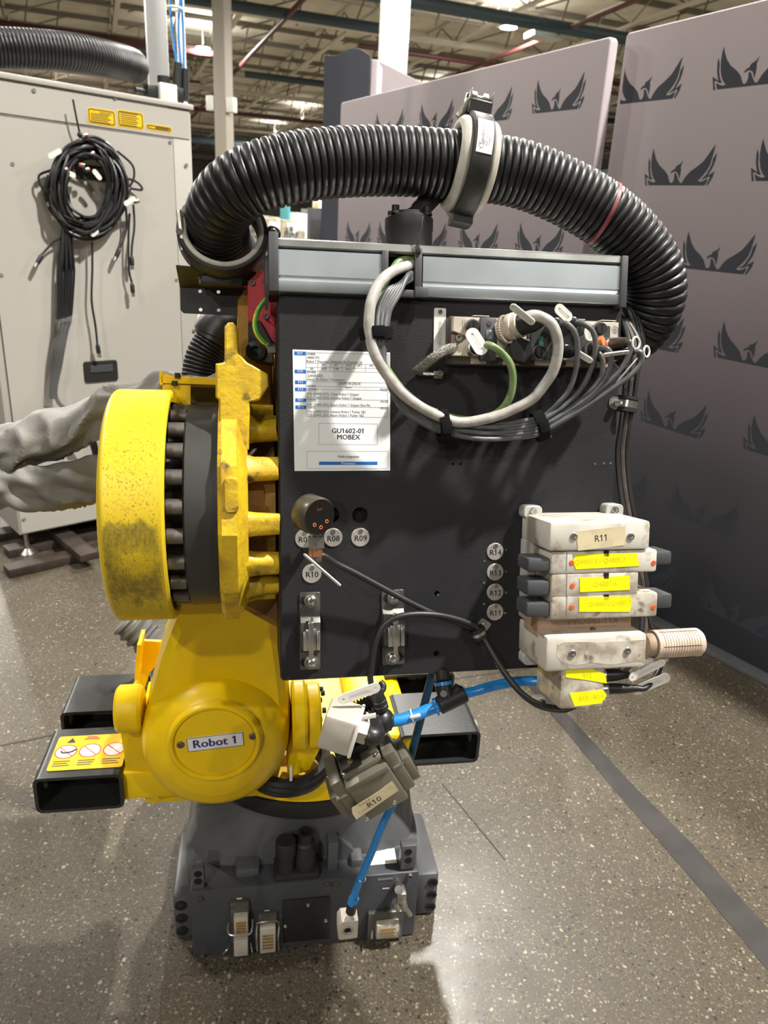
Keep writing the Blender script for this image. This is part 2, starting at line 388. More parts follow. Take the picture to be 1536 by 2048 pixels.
    def tube(s, pts, rad, n=10, cap=True, smooth=8, fn=None, squash=None):
        P = catmull(pts, smooth) if smooth else [np.array(p, float) for p in pts]
        T = [P[min(i+1, len(P)-1)]-P[max(i-1, 0)] for i in range(len(P))]
        T = [t/(np.linalg.norm(t)+1e-12) for t in T]
        a = np.array([0, 0, 1.]) if abs(T[0][2]) < .9 else np.array([1., 0, 0])
        vs = []; fs = []
        for i, (p, t) in enumerate(zip(P, T)):
            a = a-t*(a@t); a /= np.linalg.norm(a); b = np.cross(t, a)
            r = rad(i, len(P)) if callable(rad) else rad
            for k in range(n):
                th = 2*math.pi*k/n; vs.append(p+(a*math.cos(th)+b*math.sin(th)*(squash or 1))*r)
        for i in range(len(P)-1):
            for k in range(n):
                j = (k+1) % n; fs.append((i*n+k, i*n+j, (i+1)*n+j, (i+1)*n+k))
        if cap: fs.append(tuple(reversed(range(n)))); e = (len(P)-1)*n; fs.append(tuple(e+k for k in range(n)))
        return s.add(vs, fs)
    def corr(s, pts, R, pitch, amp, n=28, per=6, smooth=14):
        P, d = resample(catmull(pts, smooth), pitch/per)
        prof = [1, 1, 1, .8, 0, .8] if per == 6 else [1, .5, 0, .5]
        return s.tube(P, lambda i, N: R-amp*(1-prof[i % per]), n, True, 0)
    def text(s, fr, u, v, w, t, size, align='CENTER', sx=1., bold=0.):
        tw = adv(t)*size*sx
        u0 = u-tw/2 if align == 'CENTER' else u
        vs, fs = glyphs(t)
        for d in ((-bold*.5, bold*.5) if bold else (0,)):
            s.add([fr.p(u0+x*size*sx+d, v+y*size, w) for x, y in vs], fs)
        top, x0, x1 = GLYPH1
        for k, ch in enumerate(t):          # give the numeral one its flag
            if ch == '1':
                x = adv(t[:k]); s.add([fr.p(u0+(x+a)*size*sx, v+b*size, w) for a, b in ((x0, top), (x0+.02, top-.13), (x0-.13, top-.22), (x0-.15, top-.13))], [(0, 3, 2, 1)])
        return s
    def rect(s, fr, u0, u1, v0, v1, w): return s.add([fr.p(u0, v0, w), fr.p(u1, v0, w), fr.p(u1, v1, w), fr.p(u0, v1, w)], [(0, 1, 2, 3)])

def root_loc(o):
    while o.parent: o = o.parent
    return np.array(o.location)
def build(name, mb, mat, parent=None, label=None, cat=None, group=None, kind=None, smooth=.7, loc=None, normals=True):
    me = bpy.data.meshes.new(name)
    if parent: L = root_loc(parent)
    elif loc is not None: L = np.array(loc, float)
    else:
        A = np.array(mb.v); L = (A.min(0)+A.max(0))/2; L[2] = A[:, 2].min()
    me.from_pydata([tuple(np.array(v)-L) for v in mb.v], [], mb.f)
    if normals:
        bm = bmesh.new(); bm.from_mesh(me); bmesh.ops.recalc_face_normals(bm, faces=bm.faces[:]); bm.to_mesh(me); bm.free()
    me.materials.append(mat)
    if smooth:
        for p in me.polygons: p.use_smooth = True
        me.set_sharp_from_angle(angle=smooth)
    o = bpy.data.objects.new(name, me); C.objects.link(o)
    if parent: o.parent = parent
    else: o.location = L
    for k, x in (('label', label), ('category', cat), ('group', group), ('kind', kind)):
        if x: o[k] = x
    return o
def thing(name, label, cat, loc, group=None):
    o = bpy.data.objects.new(name, None); C.objects.link(o); o.location = tuple(map(float, loc)); o.empty_display_size = .05
    o['label'] = label; o['category'] = cat
    if group: o['group'] = group
    return o
def copy_thing(root, loc, label=None):
    r = root.copy(); C.objects.link(r); r.location = tuple(map(float, loc))
    if label: r['label'] = label
    for ch in list(root.children):
        c = ch.copy(); C.objects.link(c); c.parent = r
        for g in list(ch.children):
            d = g.copy(); C.objects.link(d); d.parent = c
    return r
def structure(name, mb, mat, parent=None): return build(name, mb, mat, parent, kind=None if parent else 'structure')
def screw(fr, u, v, w, r, h=.004, mat=None, parent=None, name='screw', lab=None):
    b = MB().lathe(fr.p(u, v, w), fr.N, [(r, 0), (r, h*.7), (r*.85, h), (r*.5, h), (r*.5, h*.35), (0, h*.35)], 14)
    return build(name, b, mat or steel, parent)

# ================================================================== SETTING
fl = structure('floor', MB().box(FL, -45, 45, -20, 95, -.1, 0), floor_m)
q = [G(1098, 1423), G(1054, 1368), G(1090, 1368), G(1135, 1428), G(1256, 1560), G(1388, 1692), G(1533, 1855), G(1800, 2170), G(1760, 2240), G(1533, 1938), G(1406, 1784), G(1234, 1586)]
build('joint_filler', MB().prism(FL, [(p[0], p[1]) for p in q], -.002, .0012), filler_m, fl, label='dark metal-grey joint strip set in the concrete')
for a, b, wd in (((0, 1492), (118, 1468), .008), ((885, 1568), (1010, 1720), .004), ((880, 1362), (1080, 1334), .006)):
    A, Bp = G(*a)[:2], G(*b)[:2]; d = (Bp-A)/np.linalg.norm(Bp-A); n = np.array([-d[1], d[0]])*wd/2
    build('floor_crack', MB().prism(FL, [tuple(A+n), tuple(A-n), tuple(Bp-n), tuple(Bp+n)], -.002, .0008), filler_m, fl)
Jd = np.array([-math.sin(math.radians(21.5)), math.cos(math.radians(21.5)), 0]); Kd = np.array([Jd[1], -Jd[0], 0])
CF = Fr([0, 0, 8.9], R=Kd, U=Jd)          # u along K, v along J, w up
ceil = structure('ceiling', MB().box(CF, -60, 45, -25, 100, 0, .1), deck_m)
for u in np.arange(-49.3, 34, 3.62):       # bar joists run along J, pale bottom chords with dark web rods
    b = MB().box(CF, u-.075, u+.075, 6, 90, -.80, -.72).box(CF, u-.06, u+.06, 6, 90, -.10, -.02)
    o = build('bar_joist', b, joist_m, ceil)
    b = MB(); k = 0
    for v in np.arange(16, 72, 1.2):
        a, c = (-.73, -.08) if k % 2 else (-.08, -.73)
        b.cyl(CF.p(u, v, a), CF.p(u, v+1.2, c), .028, n=4); k += 1
    if -20 < u < 26: build('joist_web', b, joist_dk, o, kind='stuff')
for v in np.arange(15, 88, 2.35):          # purlins run along K
    build('purlin', MB().box(CF, -50, 40, v-.06, v+.06, -.15, -.01), joist_dk if int(v*10) % 3 else joist_m, ceil)
    if v < 56:
        b = MB()
        for u in np.arange(-20, 24, 3.62): b.cyl(CF.p(u+1.2+.6*math.sin(v+u), v, -.02), CF.p(u+1.0+.6*math.sin(v+u), v+.1, -.95), .03, n=4).cyl(CF.p(u, v, -.75), CF.p(u+1.8, v, -.1), .025, n=4)
        build('hanger_rod', b, joist_dk, ceil, kind='stuff')
for v in (26.5, 40.2, 54): build('girder', MB().box(CF, -45, 35, v-.13, v+.13, -.95, -.80).box(CF, -45, 35, v-.12, v+.12, -.14, -.04), joist_m, ceil)
for u0, u1, v, z, r, m in ((-30, 5.5, 32.2, -1.0, .17, pipe_red), (-30, 3.4, 33.3, -1.15, .10, pipe_teal), (5.6, 30, 21.7, -1.2, .17, pipe_teal), (3.0, 9, 24.9, -1.15, .15, pipe_teal), (6.5, 30, 34.6, -1.1, .13, pipe_teal), (-30, 30, 44, -1.3, .10, pipe_red), (-30, 32, 57, -1.4, .25, pipe_teal), (-30, 5, 37, -1.2, .06, pipe_red), (9, 30, 27.5, -1.1, .08, pipe_red)):
    build('ceiling_pipe', MB().cyl(CF.p(u0, v, z), CF.p(u1, v, z), r, n=12), m, ceil)
for u, v0, v1, z, r, m in ((5.9, 12, 60, -1.25, .075, pipe_red), (-12.5, 14, 60, -1.25, .07, pipe_red), (13.5, 14, 50, -1.2, .06, pipe_red)):
    build('ceiling_pipe', MB().cyl(CF.p(u, v0, z), CF.p(u, v1, z), r, n=12), m, ceil)
for u, v in ((13.2, 22.5), (4.1, 38)): build('ceiling_panel', MB().box(CF, u-.5, u+.5, v-.3, v+.3, -1.35, -1.2), mach_white, ceil)
structure('wall_back', MB().box(Fr(Jd*88, R=Kd, U=[0, 0, 1]), -60, 50, 0, 9, -.2, 0), wall_m)

# high bay lamps
hb = thing('high_bay_lamp', 'x', 'lamp', (0, 0, 8), 'high bay lamps under the ceiling')
build('lamp_housing', MB().lathe(np.array([0, 0, 8.]), (0, 0, 1), [(.26, .0), (.29, .0), (.29, .05), (.12, .09), (.06, .11), (0, .11)], 20), lamp_body, hb)
build('lens', MB().lathe(np.array([0, 0, 8.]), (0, 0, 1), [(0, -.012), (.26, -.004), (.26, .02), (0, .02)], 20), lamp_m, hb, label='glowing lamp lens')
build('hanger', MB().cyl((0, 0, 8.11), (0, 0, 8.89), .012, n=6), lamp_body, hb)
lamp_labels = {10: 'bright high bay lamp glowing above the top edge of the emblem backdrop', 11: 'bright high bay lamp glowing between the white post and the beige column',
               12: 'small far high bay lamp above the corrugated hose, higher of the far pair', 13: 'small far high bay lamp above the corrugated hose, lower of the far pair'}
for i, (x, y, z, w) in enumerate(LAMPS):
    if i in lamp_labels: copy_thing(hb, (x, y, z), lamp_labels[i])
    elif i < 3: copy_thing(hb, (x, y, z), 'round high bay lamp hung from the hall ceiling over the robot work area'); 
    ld = bpy.data.lights.new('lamp_light', 'AREA'); ld.shape = 'DISK'; ld.size = .34; ld.energy = w; ld.color = LAMP_COL
    lo = bpy.data.objects.new('lamp_light', ld); C.objects.link(lo); lo.location = (x, y, z-.03)
    if y > 6: up = bpy.data.lights.new('added_ceiling_fill', 'AREA'); up.shape = 'DISK'; up.size = .4; up.energy = w*.055; up.color = LAMP_COL; uo = bpy.data.objects.new('added_ceiling_fill', up); C.objects.link(uo); uo.location = (x, y, z+.13); uo.rotation_euler = (math.pi, 0, 0)  # upward fill light added over far lamps to brighten the ceiling deck
for ch in list(hb.children): bpy.data.objects.remove(ch)
bpy.data.objects.remove(hb)

# columns
def column(x, y, yy, wx, m, name, lab, rot=-21.5):
    p = YP(x, y, yy); f = Fr([p[0], p[1], 0], yaw=rot)
    t = thing(name, lab, 'column', (p[0], p[1], 0))
    build('shaft', MB().box(f, -wx/2, wx/2, 0, 8.9, -wx/2, wx/2, .01), m, t)
    build('base_plate', MB().box(f, -wx*.8, wx*.8, 0, .03, -wx*.8, wx*.8, .004), m, t)
    return t, f
column(787, 100, 12.5, .37, white_post, 'white_column', 'white square building column rising behind the backdrop panels', -10)
t, f = column(446, 150, 22, .36, beige_post, 'beige_column', 'beige building column behind the hose arch, with a small junction box')
build('junction_box', MB().box(f, .2, .42, 4.6, 4.95, .0, .2, .01).box(f, -.42, -.2, 4.65, 5.0, .0, .2, .01), mach_white, t)

# ================================================================== BACKDROP
pb = np.array([1.247, 3.106, 0]); pd = np.array([.55, -.835, 0]); pd /= np.linalg.norm(pd)
BK = Fr(pb, R=pd, U=[0, 0, 1])
if BK.N[1] > 0: raise Exception('bk')
EMP = [[(388, 305), (400, 380), (430, 490), (480, 580), (560, 660), (605, 730), (630, 830), (652, 853), (680, 830), (700, 780), (703, 705), (722, 690), (740, 715), (765, 800), (795, 852), (820, 840), (870, 755), (940, 675), (1050, 595), (1150, 510), (1230, 400), (1340, 240), (1320, 330), (1285, 460), (1250, 570), (1205, 650), (1150, 720), (1062, 815), (1110, 828), (1165, 805), (1215, 772), (1200, 830), (1165, 885), (312, 885), (295, 810), (284, 788), (330, 818), (380, 840), (418, 828), (385, 780), (362, 715), (350, 620), (352, 500), (365, 400)],
       [(250, 700), (322, 765), (305, 650), (308, 530), (320, 450), (340, 530), (334, 640), (346, 735), (370, 800), (335, 797), (290, 762), (272, 782), (290, 888), (260, 888)],
       [(1362, 372), (1340, 480), (1300, 590), (1215, 735), (1322, 662), (1290, 760), (1215, 882), (1188, 882), (1245, 770), (1240, 742), (1170, 780), (1105, 798), (1180, 730), (1235, 640), (1275, 560), (1300, 460)],
       [(655, 702), (648, 680), (680, 645), (715, 630), (730, 590), (800, 545), (842, 490), (820, 560), (805, 590), (808, 640), (795, 720), (778, 792), (768, 735), (752, 690), (720, 672), (690, 675)]]
_e0 = BK.uv(1240+255/7.68, 250+888/7.68)
EMB = [[tuple(BK.uv(1240+x/7.68, 250+y/7.68)-_e0) for x, y in pl] for pl in EMP]
def emblem(parent, s0, z0, w, smin=-99, smax=99):
    b = MB()
    for pl in EMB:
        n = len(pl)
        ps = [(s0+u, z0+v) for u, v in pl]
        if min(p[0] for p in ps) < smin or max(p[0] for p in ps) > smax:
            ps = [(min(max(p[0], smin), smax), p[1]) for p in ps]
            if max(p[0] for p in ps)-min(p[0] for p in ps) < .01: continue
        vs = [Vector((u, v, 0)) for u, v in ps]
        b.add([BK.p(u, v, w) for u, v in ps], geometry.tessellate_polygon([vs]))
    if b.v: build('emblem', b, emblem_m, parent, smooth=0)
def backdrop(name, lab, s0, s1, z1, w0, th):
    t = thing(name, lab, 'backdrop', BK.p((s0+s1)/2, 0, w0))
    build('fabric_face', MB().prism(BK, rrect(s0, s1, .01, z1, .02), w0-th, w0, .012, .012), fabric, t)
    return t
p1 = backdrop('backdrop_panel', 'mauve emblem backdrop panel standing behind the black box, in front of its neighbour', -3.03, -.675, 2.47, .02, .05)
p2 = backdrop('backdrop_panel', 'mauve emblem backdrop panel beside the concrete joint strip, cut by the picture edge', -.66, 2.4, 2.49, -.05, .05)
rows2 = [(2.217, [-.66, -.18, .30, .78, 1.26]), (1.885, [-.435, .06, .54, 1.02]), (1.56, [-.19, .30, .78]), (1.225, [-.435, .05, .54, 1.02]), (.89, [-.25, .262, .75]), (.525, [-.48, -.02, .47]), (.165, [-.25, .23, .72])]
for z, ss in rows2:
    for s_ in ss: emblem(p2, s_, z, -.0496, -.64)
rows1 = [(2.217, [-1.118, -1.60, -2.08, -2.57]), (1.9, [-.9, -1.36, -1.84, -2.32]), (1.585, [-1.135, -1.61, -2.06, -2.48, -2.90]), (1.24, [-.9, -1.36, -1.84])]
for z, ss in rows1:
    for s_ in ss: emblem(p1, s_, z, .0204, -3.01, -.69)
build('foot_rail', MB().box(BK, -.66, 2.4, 0, .02, -.12, .02, .004), base_grey, p2)
build('foot_rail', MB().box(BK, -3.03, -.675, 0, .02, -.09, .04, .004), base_grey, p1)
# darker display stand to the far end and a second one behind
f = Fr([YP(696, 300, 6.2)[0], 6.2, 0], yaw=-6); t = thing('display_stand', 'dark slate fabric display stand with a wavy top beside the white column', 'display stand', f.o)
a = f.uv(648, 108)[0]; b = f.uv(742, 108)[0]; zt = f.uv(660, 106)[1]
top = [(a, zt-.02), (a+.03, zt-.005)]+[(a+(b-a)*k/10, zt-.01+.05*math.sin(math.pi*(k-3)/7) if k > 3 else zt-.012) for k in range(1, 10)]+[(b, zt-.01)]
build('fabric_cover', MB().prism(f, [(a, .0)]+top+[(b, 0)], -.30, 0, .01), fabric_dk, t)
build('side_cover', MB().box(f, b-.0, b+.05, 0, zt-.03, -.30, -.01, .01), fabric, t)
f = Fr([YP(790, 150, 6.75)[0], 6.75, 0], yaw=28); t = thing('backdrop_panel', 'plain mauve backdrop panel showing just above the emblem panel behind the white column', 'backdrop', f.o)
l = [f.uv(752, 118), f.uv(905, 196)]
build('fabric_face', MB().prism(f, [(l[0][0], 0), tuple(l[0]), tuple(l[1]), (l[1][0], 0)], -.05, 0, .01), fabric, t)

# ================================================================== CABINET
KA = np.array([-1.814, 3.407, 0]); K = Fr(KA, yaw=43)
ctop = .5*(K.uv(0, 165)[1]+K.uv(385, 203)[1]); cr = K.uv(386, 330)[0]
cab = thing('control_cabinet', 'tall light grey control cabinet with a coil of black cables hung on its face', 'cabinet', KA)
build('body', MB().box(K, 0, cr, .13, ctop, -.75, -.004, .008), cab_grey, cab)
build('roof_lip', MB().box(K, -.01, cr+.008, ctop-.012, ctop+.012, -.76, .014, .004), cab_grey, cab)
d0, d1 = K.uv(0, 243), K.uv(330, 300); dd0 = K.uv(345, 640); zlow = K.uv(50, 1010)[1]
dw = K.uv(346, 300)[0]; dz1 = .5*(K.uv(5, 243)[1]+K.uv(340, 270)[1]); dz0 = K.uv(150, 860)[1]
build('door_panel', MB().prism(K, rrect(.035, dw, dz0, dz1, .006), -.004, .004, .002), cab_grey, cab)
build('seam', MB().prism(K, rrect(.030, dw+.006, dz0-.006, dz1+.006, .008), -.004, -.0025), cab_seam, cab)
build('top_panel', MB().prism(K, rrect(.01, cr-.01, dz1+.012, ctop-.018, .006), -.004, .002, .002), cab_grey, cab)
build('lower_panel', MB().prism(K, rrect(.01, cr-.01, .14, dz0-.012, .006), -.004, .002, .002), cab_grey, cab)
for x, y in ((67, 181), (229, 196), (367, 210), (372, 330), (339, 285), (47, 1038), (2, 550), (352, 560), (388, 660), (24, 328)):
    u, v = K.uv(x, y); screw(K, u, v, .004, .009, .004, mach_grey, cab)
def handle(x, y):
    a = K.uv(x-34, y-18, .012); b = K.uv(x+36, y+18, .012); h = MB().prism(K, rrect(a[0], b[0], b[1], a[1], .012), .004, .014, .004)
    o = build('recessed_handle', h, black_mat, cab)
    c = a*.78+b*.22; e = a*.22+b*.78
    build('grip', MB().prism(K, rrect(c[0]-.01, e[0]+.01, (c[1]+e[1])/2-.004, a[1]*.8+b[1]*.2, .004), .0141, .019, .002), grey_dark, o)
handle(201, 742); handle(185, 345)
for x0, y0, x1, y1, big in ((173, 212, 232, 256, 1), (233, 217, 288, 262, 2), (291, 246, 344, 267, 0)):
    a = K.uv(x0, y0); b = K.uv(x1, y1); c = np.array([(a[0]+b[0])/2, (a[1]+b[1])/2]); hw = (b[0]-a[0])/2; hh = abs(a[1]-b[1])/2*.93
    o = build('warning_sign', MB().prism(K, rrect(c[0]-hw, c[0]+hw, c[1]-hh, c[1]+hh, .012), .002, .0035), sign_ye, cab, label='yellow warning sign')
    bd = MB()
    outr, inn = rrect(c[0]-hw+.004, c[0]+hw-.004, c[1]-hh+.004, c[1]+hh-.004, .01), rrect(c[0]-hw+.010, c[0]+hw-.010, c[1]-hh+.010, c[1]+hh-.010, .007)
    n = len(outr); bd.add([K.p(*p, .0038) for p in outr]+[K.p(*p, .0038) for p in inn], [(i, (i+1) % n, n+(i+1) % n, n+i) for i in range(n)])
    def tri(cx, cy, s):
        k = [(cx-s, cy-s*.8), (cx+s, cy-s*.8), (cx, cy+s)]; q = inset(k, s*.22); bd.add([K.p(*p, .0038) for p in k+q], [(i, (i+1) % 3, 3+(i+1) % 3, 3+i) for i in range(3)])
        bd.rect(K, cx-s*.07, cx+s*.07, cy-s*.4, cy+s*.35, .0038)
    if big == 1:
        tri(c[0]-hw*.55, c[1]+hh*.5, hh*.28); bd.text(K, c[0]+hw*.28, c[1]+hh*.48, .0038, 'DANGER', hh*.42, bold=.003)
    if big == 0: tri(c[0]-hw*.65, c[1], hh*.6)
    for k in range(7 if big else 3):
        if big == 1 and k < 2: continue
        yy = c[1]+hh*(.72-.235*k) if big else c[1]+hh*(.4-.35*k); x0_ = c[0]-hw*.78 if big else c[0]-hw*.3
        ln = hw*random.uniform(1.2, 1.55) if big else hw*1.05
        bd.rect(K, x0_, x0_+ln, yy-.003, yy+.002, .0038)
    build('print', bd, M('sign_ink', (.17, .10, .005), .5), o, smooth=0)
for u, w in ((.045, -.06), (cr-.05, -.06), (.045, -.69), (cr-.05, -.69)):
    o = build('levelling_foot', MB().cyl(K.p(u, .035, w), K.p(u, .132, w), .012, n=12).lathe(K.p(u, .0, w), (0, 0, 1), [(0, 0), (.045, 0), (.045, .012), (.02, .035), (0, .035)], 20), steel, cab)
# hose on the cabinet roof
def Kp(x, y, w): return K.P(x, y, w)
b = MB(); b.corr([Kp(-110, 150, -.20), Kp(-40, 148, -.22), Kp(60, 148, -.22), Kp(150, 153, -.24), Kp(215, 163, -.32), Kp(258, 170, -.50), Kp(270, 174, -.68)], .082, .017, .007, 26)
zmin = min(v[2] for v in b.v); dz = ctop+.014-zmin; b.v = [(v[0], v[1], v[2]+max(0, dz)) for v in b.v]
build('corrugated_hose', b, hose_black, None, 'black corrugated conduit lying across the roof of the grey cabinet', 'hose')
# pneumatic fitting on the roof
a0 = K.uv(338, 182, -.05); f = K.at(K.p(a0[0], ctop+.012, -.10))
t = thing('air_valve', 'small air valve block with blue tubes standing on the cabinet roof corner', 'valve', f.o)
build('valve_body', MB().box(f, -.045, .045, 0, .085, -.05, .05, .004), mach_white, t)
build('valve_end', MB().box(f, -.10, -.046, .012, .07, -.03, .03, .004).cyl(f.p(-.10, .04, 0), f.p(-.15, .04, 0), .012).box(f, .046, .09, .01, .08, -.03, .03, .004), black_pl, t)
build('fitting', MB().cyl(f.p(.07, .08, 0), f.p(.08, .19, 0), .022).cyl(f.p(.11, .03, 0), f.p(.12, .17, 0), .02).cyl(f.p(0, .085, 0), f.p(0, .12, 0), .03), cable_bk, t)
for dx, e in ((-.0, 0), (.035, .02), (.06, -.02)):
    build('air_tube', MB().tube([f.p(.075+dx*.6, .17, 0), f.p(.06+dx, .35, -.01), f.p(.05+dx*1.3+e, .6, 0), f.p(.04+dx, 1.0, 0), f.p(.03+dx, 1.6, 0)], .006, 6), blue_tube, t)
build('cable_tie', MB().torus(f.p(.075, .42, 0), (0, 0, 1), .035, .006, 14, 6), lab_white, t)
# post standing behind the cabinet
p = G(0, 0, 8) * 0 + YP(316, 100, 5.2); f = Fr([p[0], p[1], 0], yaw=20); t = thing('frame_post', 'grey aluminium machine post rising behind the cabinet beside blue air tubes', 'post', f.o)
hw = .5*(f.uv(336, 100)[0]-f.uv(295, 100)[0])
build('upright', MB().box(f, -hw, hw, 0, 4.6, -.16, 0, .008), M('satin_aluminium_post', (.33, .33, .32), .4, .3), t)
build('base_plate', MB().box(f, -hw*1.6, hw*1.6, 0, .02, -.25, .08, .003), mach_grey, t)
f2 = Fr([YP(364, 100, 7.0)[0], 7.0, 0], yaw=20); t = thing('frame_post', 'narrow white machine post seen just beside the wider grey post', 'post', f2.o)
hw = .5*(f2.uv(372, 160)[0]-f2.uv(357, 160)[0]); build('upright', MB().box(f2, -hw, hw, 0, 5.2, -.1, 0, .006), white_post, t); build('base_plate', MB().box(f2, -hw*1.8, hw*1.8, 0, .02, -.2, .08, .003), mach_grey, t)
# skid under the cabinet
t = thing('timber_skid', 'dark stained timber skid beneath and in front of the grey cabinet', 'skid', K.p(.5, 0, -.3))
for u0, u1, w0, w1, z0, z1 in ((-.12, 1.5, .10, .19, .0, .045), (-.05, 1.5, -.14, -.05, .0, .045), (-.05, 1.5, -.40, -.30, 0, .045), (.18, .27, -.6, .30, .046, .085), (.62, .71, -.6, .30, .046, .085)):
    build('board', MB().box(K, u0, u1, z0, z1, w0, w1, .004), wood_dk, t)
# coil of cables on the cabinet face (zoom 3 of the study: 4.015 px per px from (60,190))
def KZ(x, y, w): return K.P(60+x/4.015, 190+y/4.015, w)
def loopc(cx, cy, rx, ry, ph, w, jit, turn=1.04, n=16):
    o = []
    for k in range(n+1):
        a = ph+2*math.pi*turn*k/n; j = random.uniform(-jit, jit)
        o.append(KZ(cx+(rx+j)*math.cos(a), cy+(ry+j)*math.sin(a), w+.02*math.sin(3*a+ph)+.012*k/n))
    return o
coil = thing('cable_coil', 'oval coil of many black sensor cables hung on the grey cabinet face', 'cable coil', KZ(455, 1120, .06))
for i in range(30):
    rx = 175+random.uniform(0, 1)*150; ry = 270+random.uniform(0, 1)*125+(rx-250)*.3
    cx = 455+random.uniform(-30, 30); cy = 745+random.uniform(-25, 30)
    o = build('coiled_cable', MB().tube(loopc(cx, cy, rx, ry, random.uniform(0, 6.28), .035+.06*random.random(), 9), .0068, 6, smooth=4), cable_bk, coil)
def plug(parent, p, d, ring=orange_m):
    d = np.array(d, float); d /= np.linalg.norm(d); build('connector', MB().lathe(p, d, [(0, 0), (.006, 0), (.011, .012), (.011, .045), (0, .045)], 10), black_pl, parent)
    build('connector_ring', MB().lathe(p+d*.045, d, [(0, 0), (.009, 0), (.009, .02), (0, .022)], 10), steel, parent)
G2 = 'loose cable ends hanging below the coil'
hang = [([(500, 1180), (500, 1400), (495, 1650), (525, 1850), (540, 2000)], (.1, 0, -1), 'single long cable hanging straight down from the coil, longest of the loose ends'),
        ([(800, 950), (790, 1150), (795, 1400), (818, 1510)], (.05, 0, -1), 'loose cable end hanging lowest of the three beside the coil'),
        ([(830, 880), (838, 1050), (820, 1200), (815, 1290)], (0, 0, -1), 'loose cable end hanging with a black plug, highest of the three beside the coil'),
        ([(770, 900), (775, 1050), (750, 1160), (720, 1230)], (-.5, 0, -1), 'loose cable end bent toward the hanging trunk, middle of the three beside the coil'),
        ([(250, 1150), (190, 1180), (140, 1230), (95, 1280)], (-.6, 0, -1), 'loose cable end reaching out sideways under the coil with its plug down'),
        ([(700, 450), (820, 560), (835, 660), (800, 740)], (-.4, 0, -1), 'thin cable bowing out beyond the coil beside the white tag'),
        ([(180, 600), (80, 640), (75, 700), (110, 770)], (.3, 0, -1), 'thin cable bowing out of the coil on the door seam side'),
        ([(640, 640), (840, 690), (900, 760), (800, 750)], (-1, 0, -.1), 'stiff cable kinked into a pointed loop beside the coil')]
for pts, dr, lab in hang:
    t = thing('loose_cable', lab, 'cable', KZ(*pts[0], .05), G2)
    P = [KZ(x, y, .05) for x, y in pts]; build('cable', MB().tube(P, .0055, 6), cable_bk, t); plug(t, P[-1], K.R*dr[0]+np.array([0, 0, dr[2]]))
trunk = thing('hanging_cables', 'straight trunk of black cables hanging below the coil inside crumpled clear film', 'cable bundle', KZ(230, 2300, .05))
for i in range(11):
    o = (i-5)*11
    P = [KZ(290+o*.5, 1050, .05+.01*(i % 3)), KZ(292+o*1.05, 1350, .05+.012*(i % 3)), KZ(290+o*1.1, 1480, .05+.012*(i % 2)), KZ(275+o*.95, 1790, .05), KZ(255+o*.8, 1900, .05+.01*(i % 3)), KZ(215+o*.7, 2150, .05), KZ(190+o*.5, 2440, .05)]
    if i >= 8: P += [KZ(300+o*2, 2600, .12), KZ(420+o*2, 2800, .12), KZ(540, 3020, .06)]
    build('trunk_cable', MB().tube(P, .0065, 6, smooth=5), cable_bk, trunk)
b = MB(); P = [KZ(285, 1780, .05), KZ(300, 1830, .05), KZ(290, 1950, .05), KZ(270, 2100, .05), KZ(240, 2300, .05), KZ(220, 2500, .05)]
b.tube(P, lambda i, n: (.05+.006*math.sin(i*.35)+.012*(i/n)), 14, False, 8)
b.v = [tuple(np.array(v)+.012*np.array(noise.noise_vector(Vector(v)*9))) for v in b.v]
build('plastic_wrap', b, plastic_wrap, None, 'crumpled clear plastic film wrapped around the hanging cable trunk', 'film', smooth=3.2)
t = thing('cable_tie', 'long black zip tie holding the cable coil to the cabinet top', 'zip tie', KZ(400, 330, .02))
build('tie_tail', MB().tube([KZ(345, 35, .06), KZ(372, 180, .06), KZ(400, 310, .05)], .0045, 5), cable_bk, t); build('tie_head', MB().ball(KZ(405, 320, .05), .014), cable_bk, t)
for (x, y), (x2, y2), wd, lab in (((145, 500), (250, 440), 14, 'white cable tag on the upper shoulder of the coil'), ((755, 880), (845, 825), 16, 'white cable tag at the outer side of the coil, beside an orange plug'), ((505, 600), (570, 680), 14, 'white cable tag hanging in the open centre of the coil'),
                          ((300, 625), (365, 650), 16, 'short white cable tag beside the upper handle'), ((490, 1130), (545, 1085), 10, 'white cable tag at the lower rim of the coil')):
    A, Bq = KZ(x, y, .11), KZ(x2, y2, .11); d = (Bq-A)/np.linalg.norm(Bq-A); l = np.linalg.norm(Bq-A); f = Fr(A, R=d, U=np.cross(K.N, d))
    t = build('cable_tag', MB().prism(f, rrect(0, l, -.011, .011, .01), 0, .003), tag_white, None, lab, 'cable tag', 'white tags on the coil')
for x, y, dx in ((850, 855, 1), (275, 600, 1), (440, 325, 1), (500, 470, .6), (420, 565, -1), (455, 600, .8)):
    t = thing('cable_plug', {850: 'orange-ringed plug sticking out of the coil beside the outer white tag', 275: 'orange-tipped plug lying on the coil beside the upper handle', 440: 'small plug at the very top of the coil by the zip tie', 500: 'small bright plug inside the top of the coil', 420: 'bright plug inside the coil resting on the upper handle, upper one', 455: 'bright plug inside the coil resting on the upper handle, lower one'}[x], 'plug', KZ(x, y, .1), 'plugs caught in the coil')
    build('connector', MB().cyl(KZ(x-14*dx, y, .1), KZ(x+14*dx, y-4, .1), .011, n=10), steel, t); build('connector_ring', MB().cyl(KZ(x+14*dx, y-4, .1), KZ(x+26*dx, y-6, .1), .009, n=10), orange_m, t)

# ================================================================== ROBOT
Rb = Fr([-.17, 1.60, 0], 10)
rob = thing('industrial_robot', 'large yellow industrial robot on a charcoal cast base with fork pockets', 'robot', Rb.o)
def rb(name, mb, mat, parent=None, label=None, **k): return build(name, mb, mat, parent or rob, label, **k)
fw_ = .29
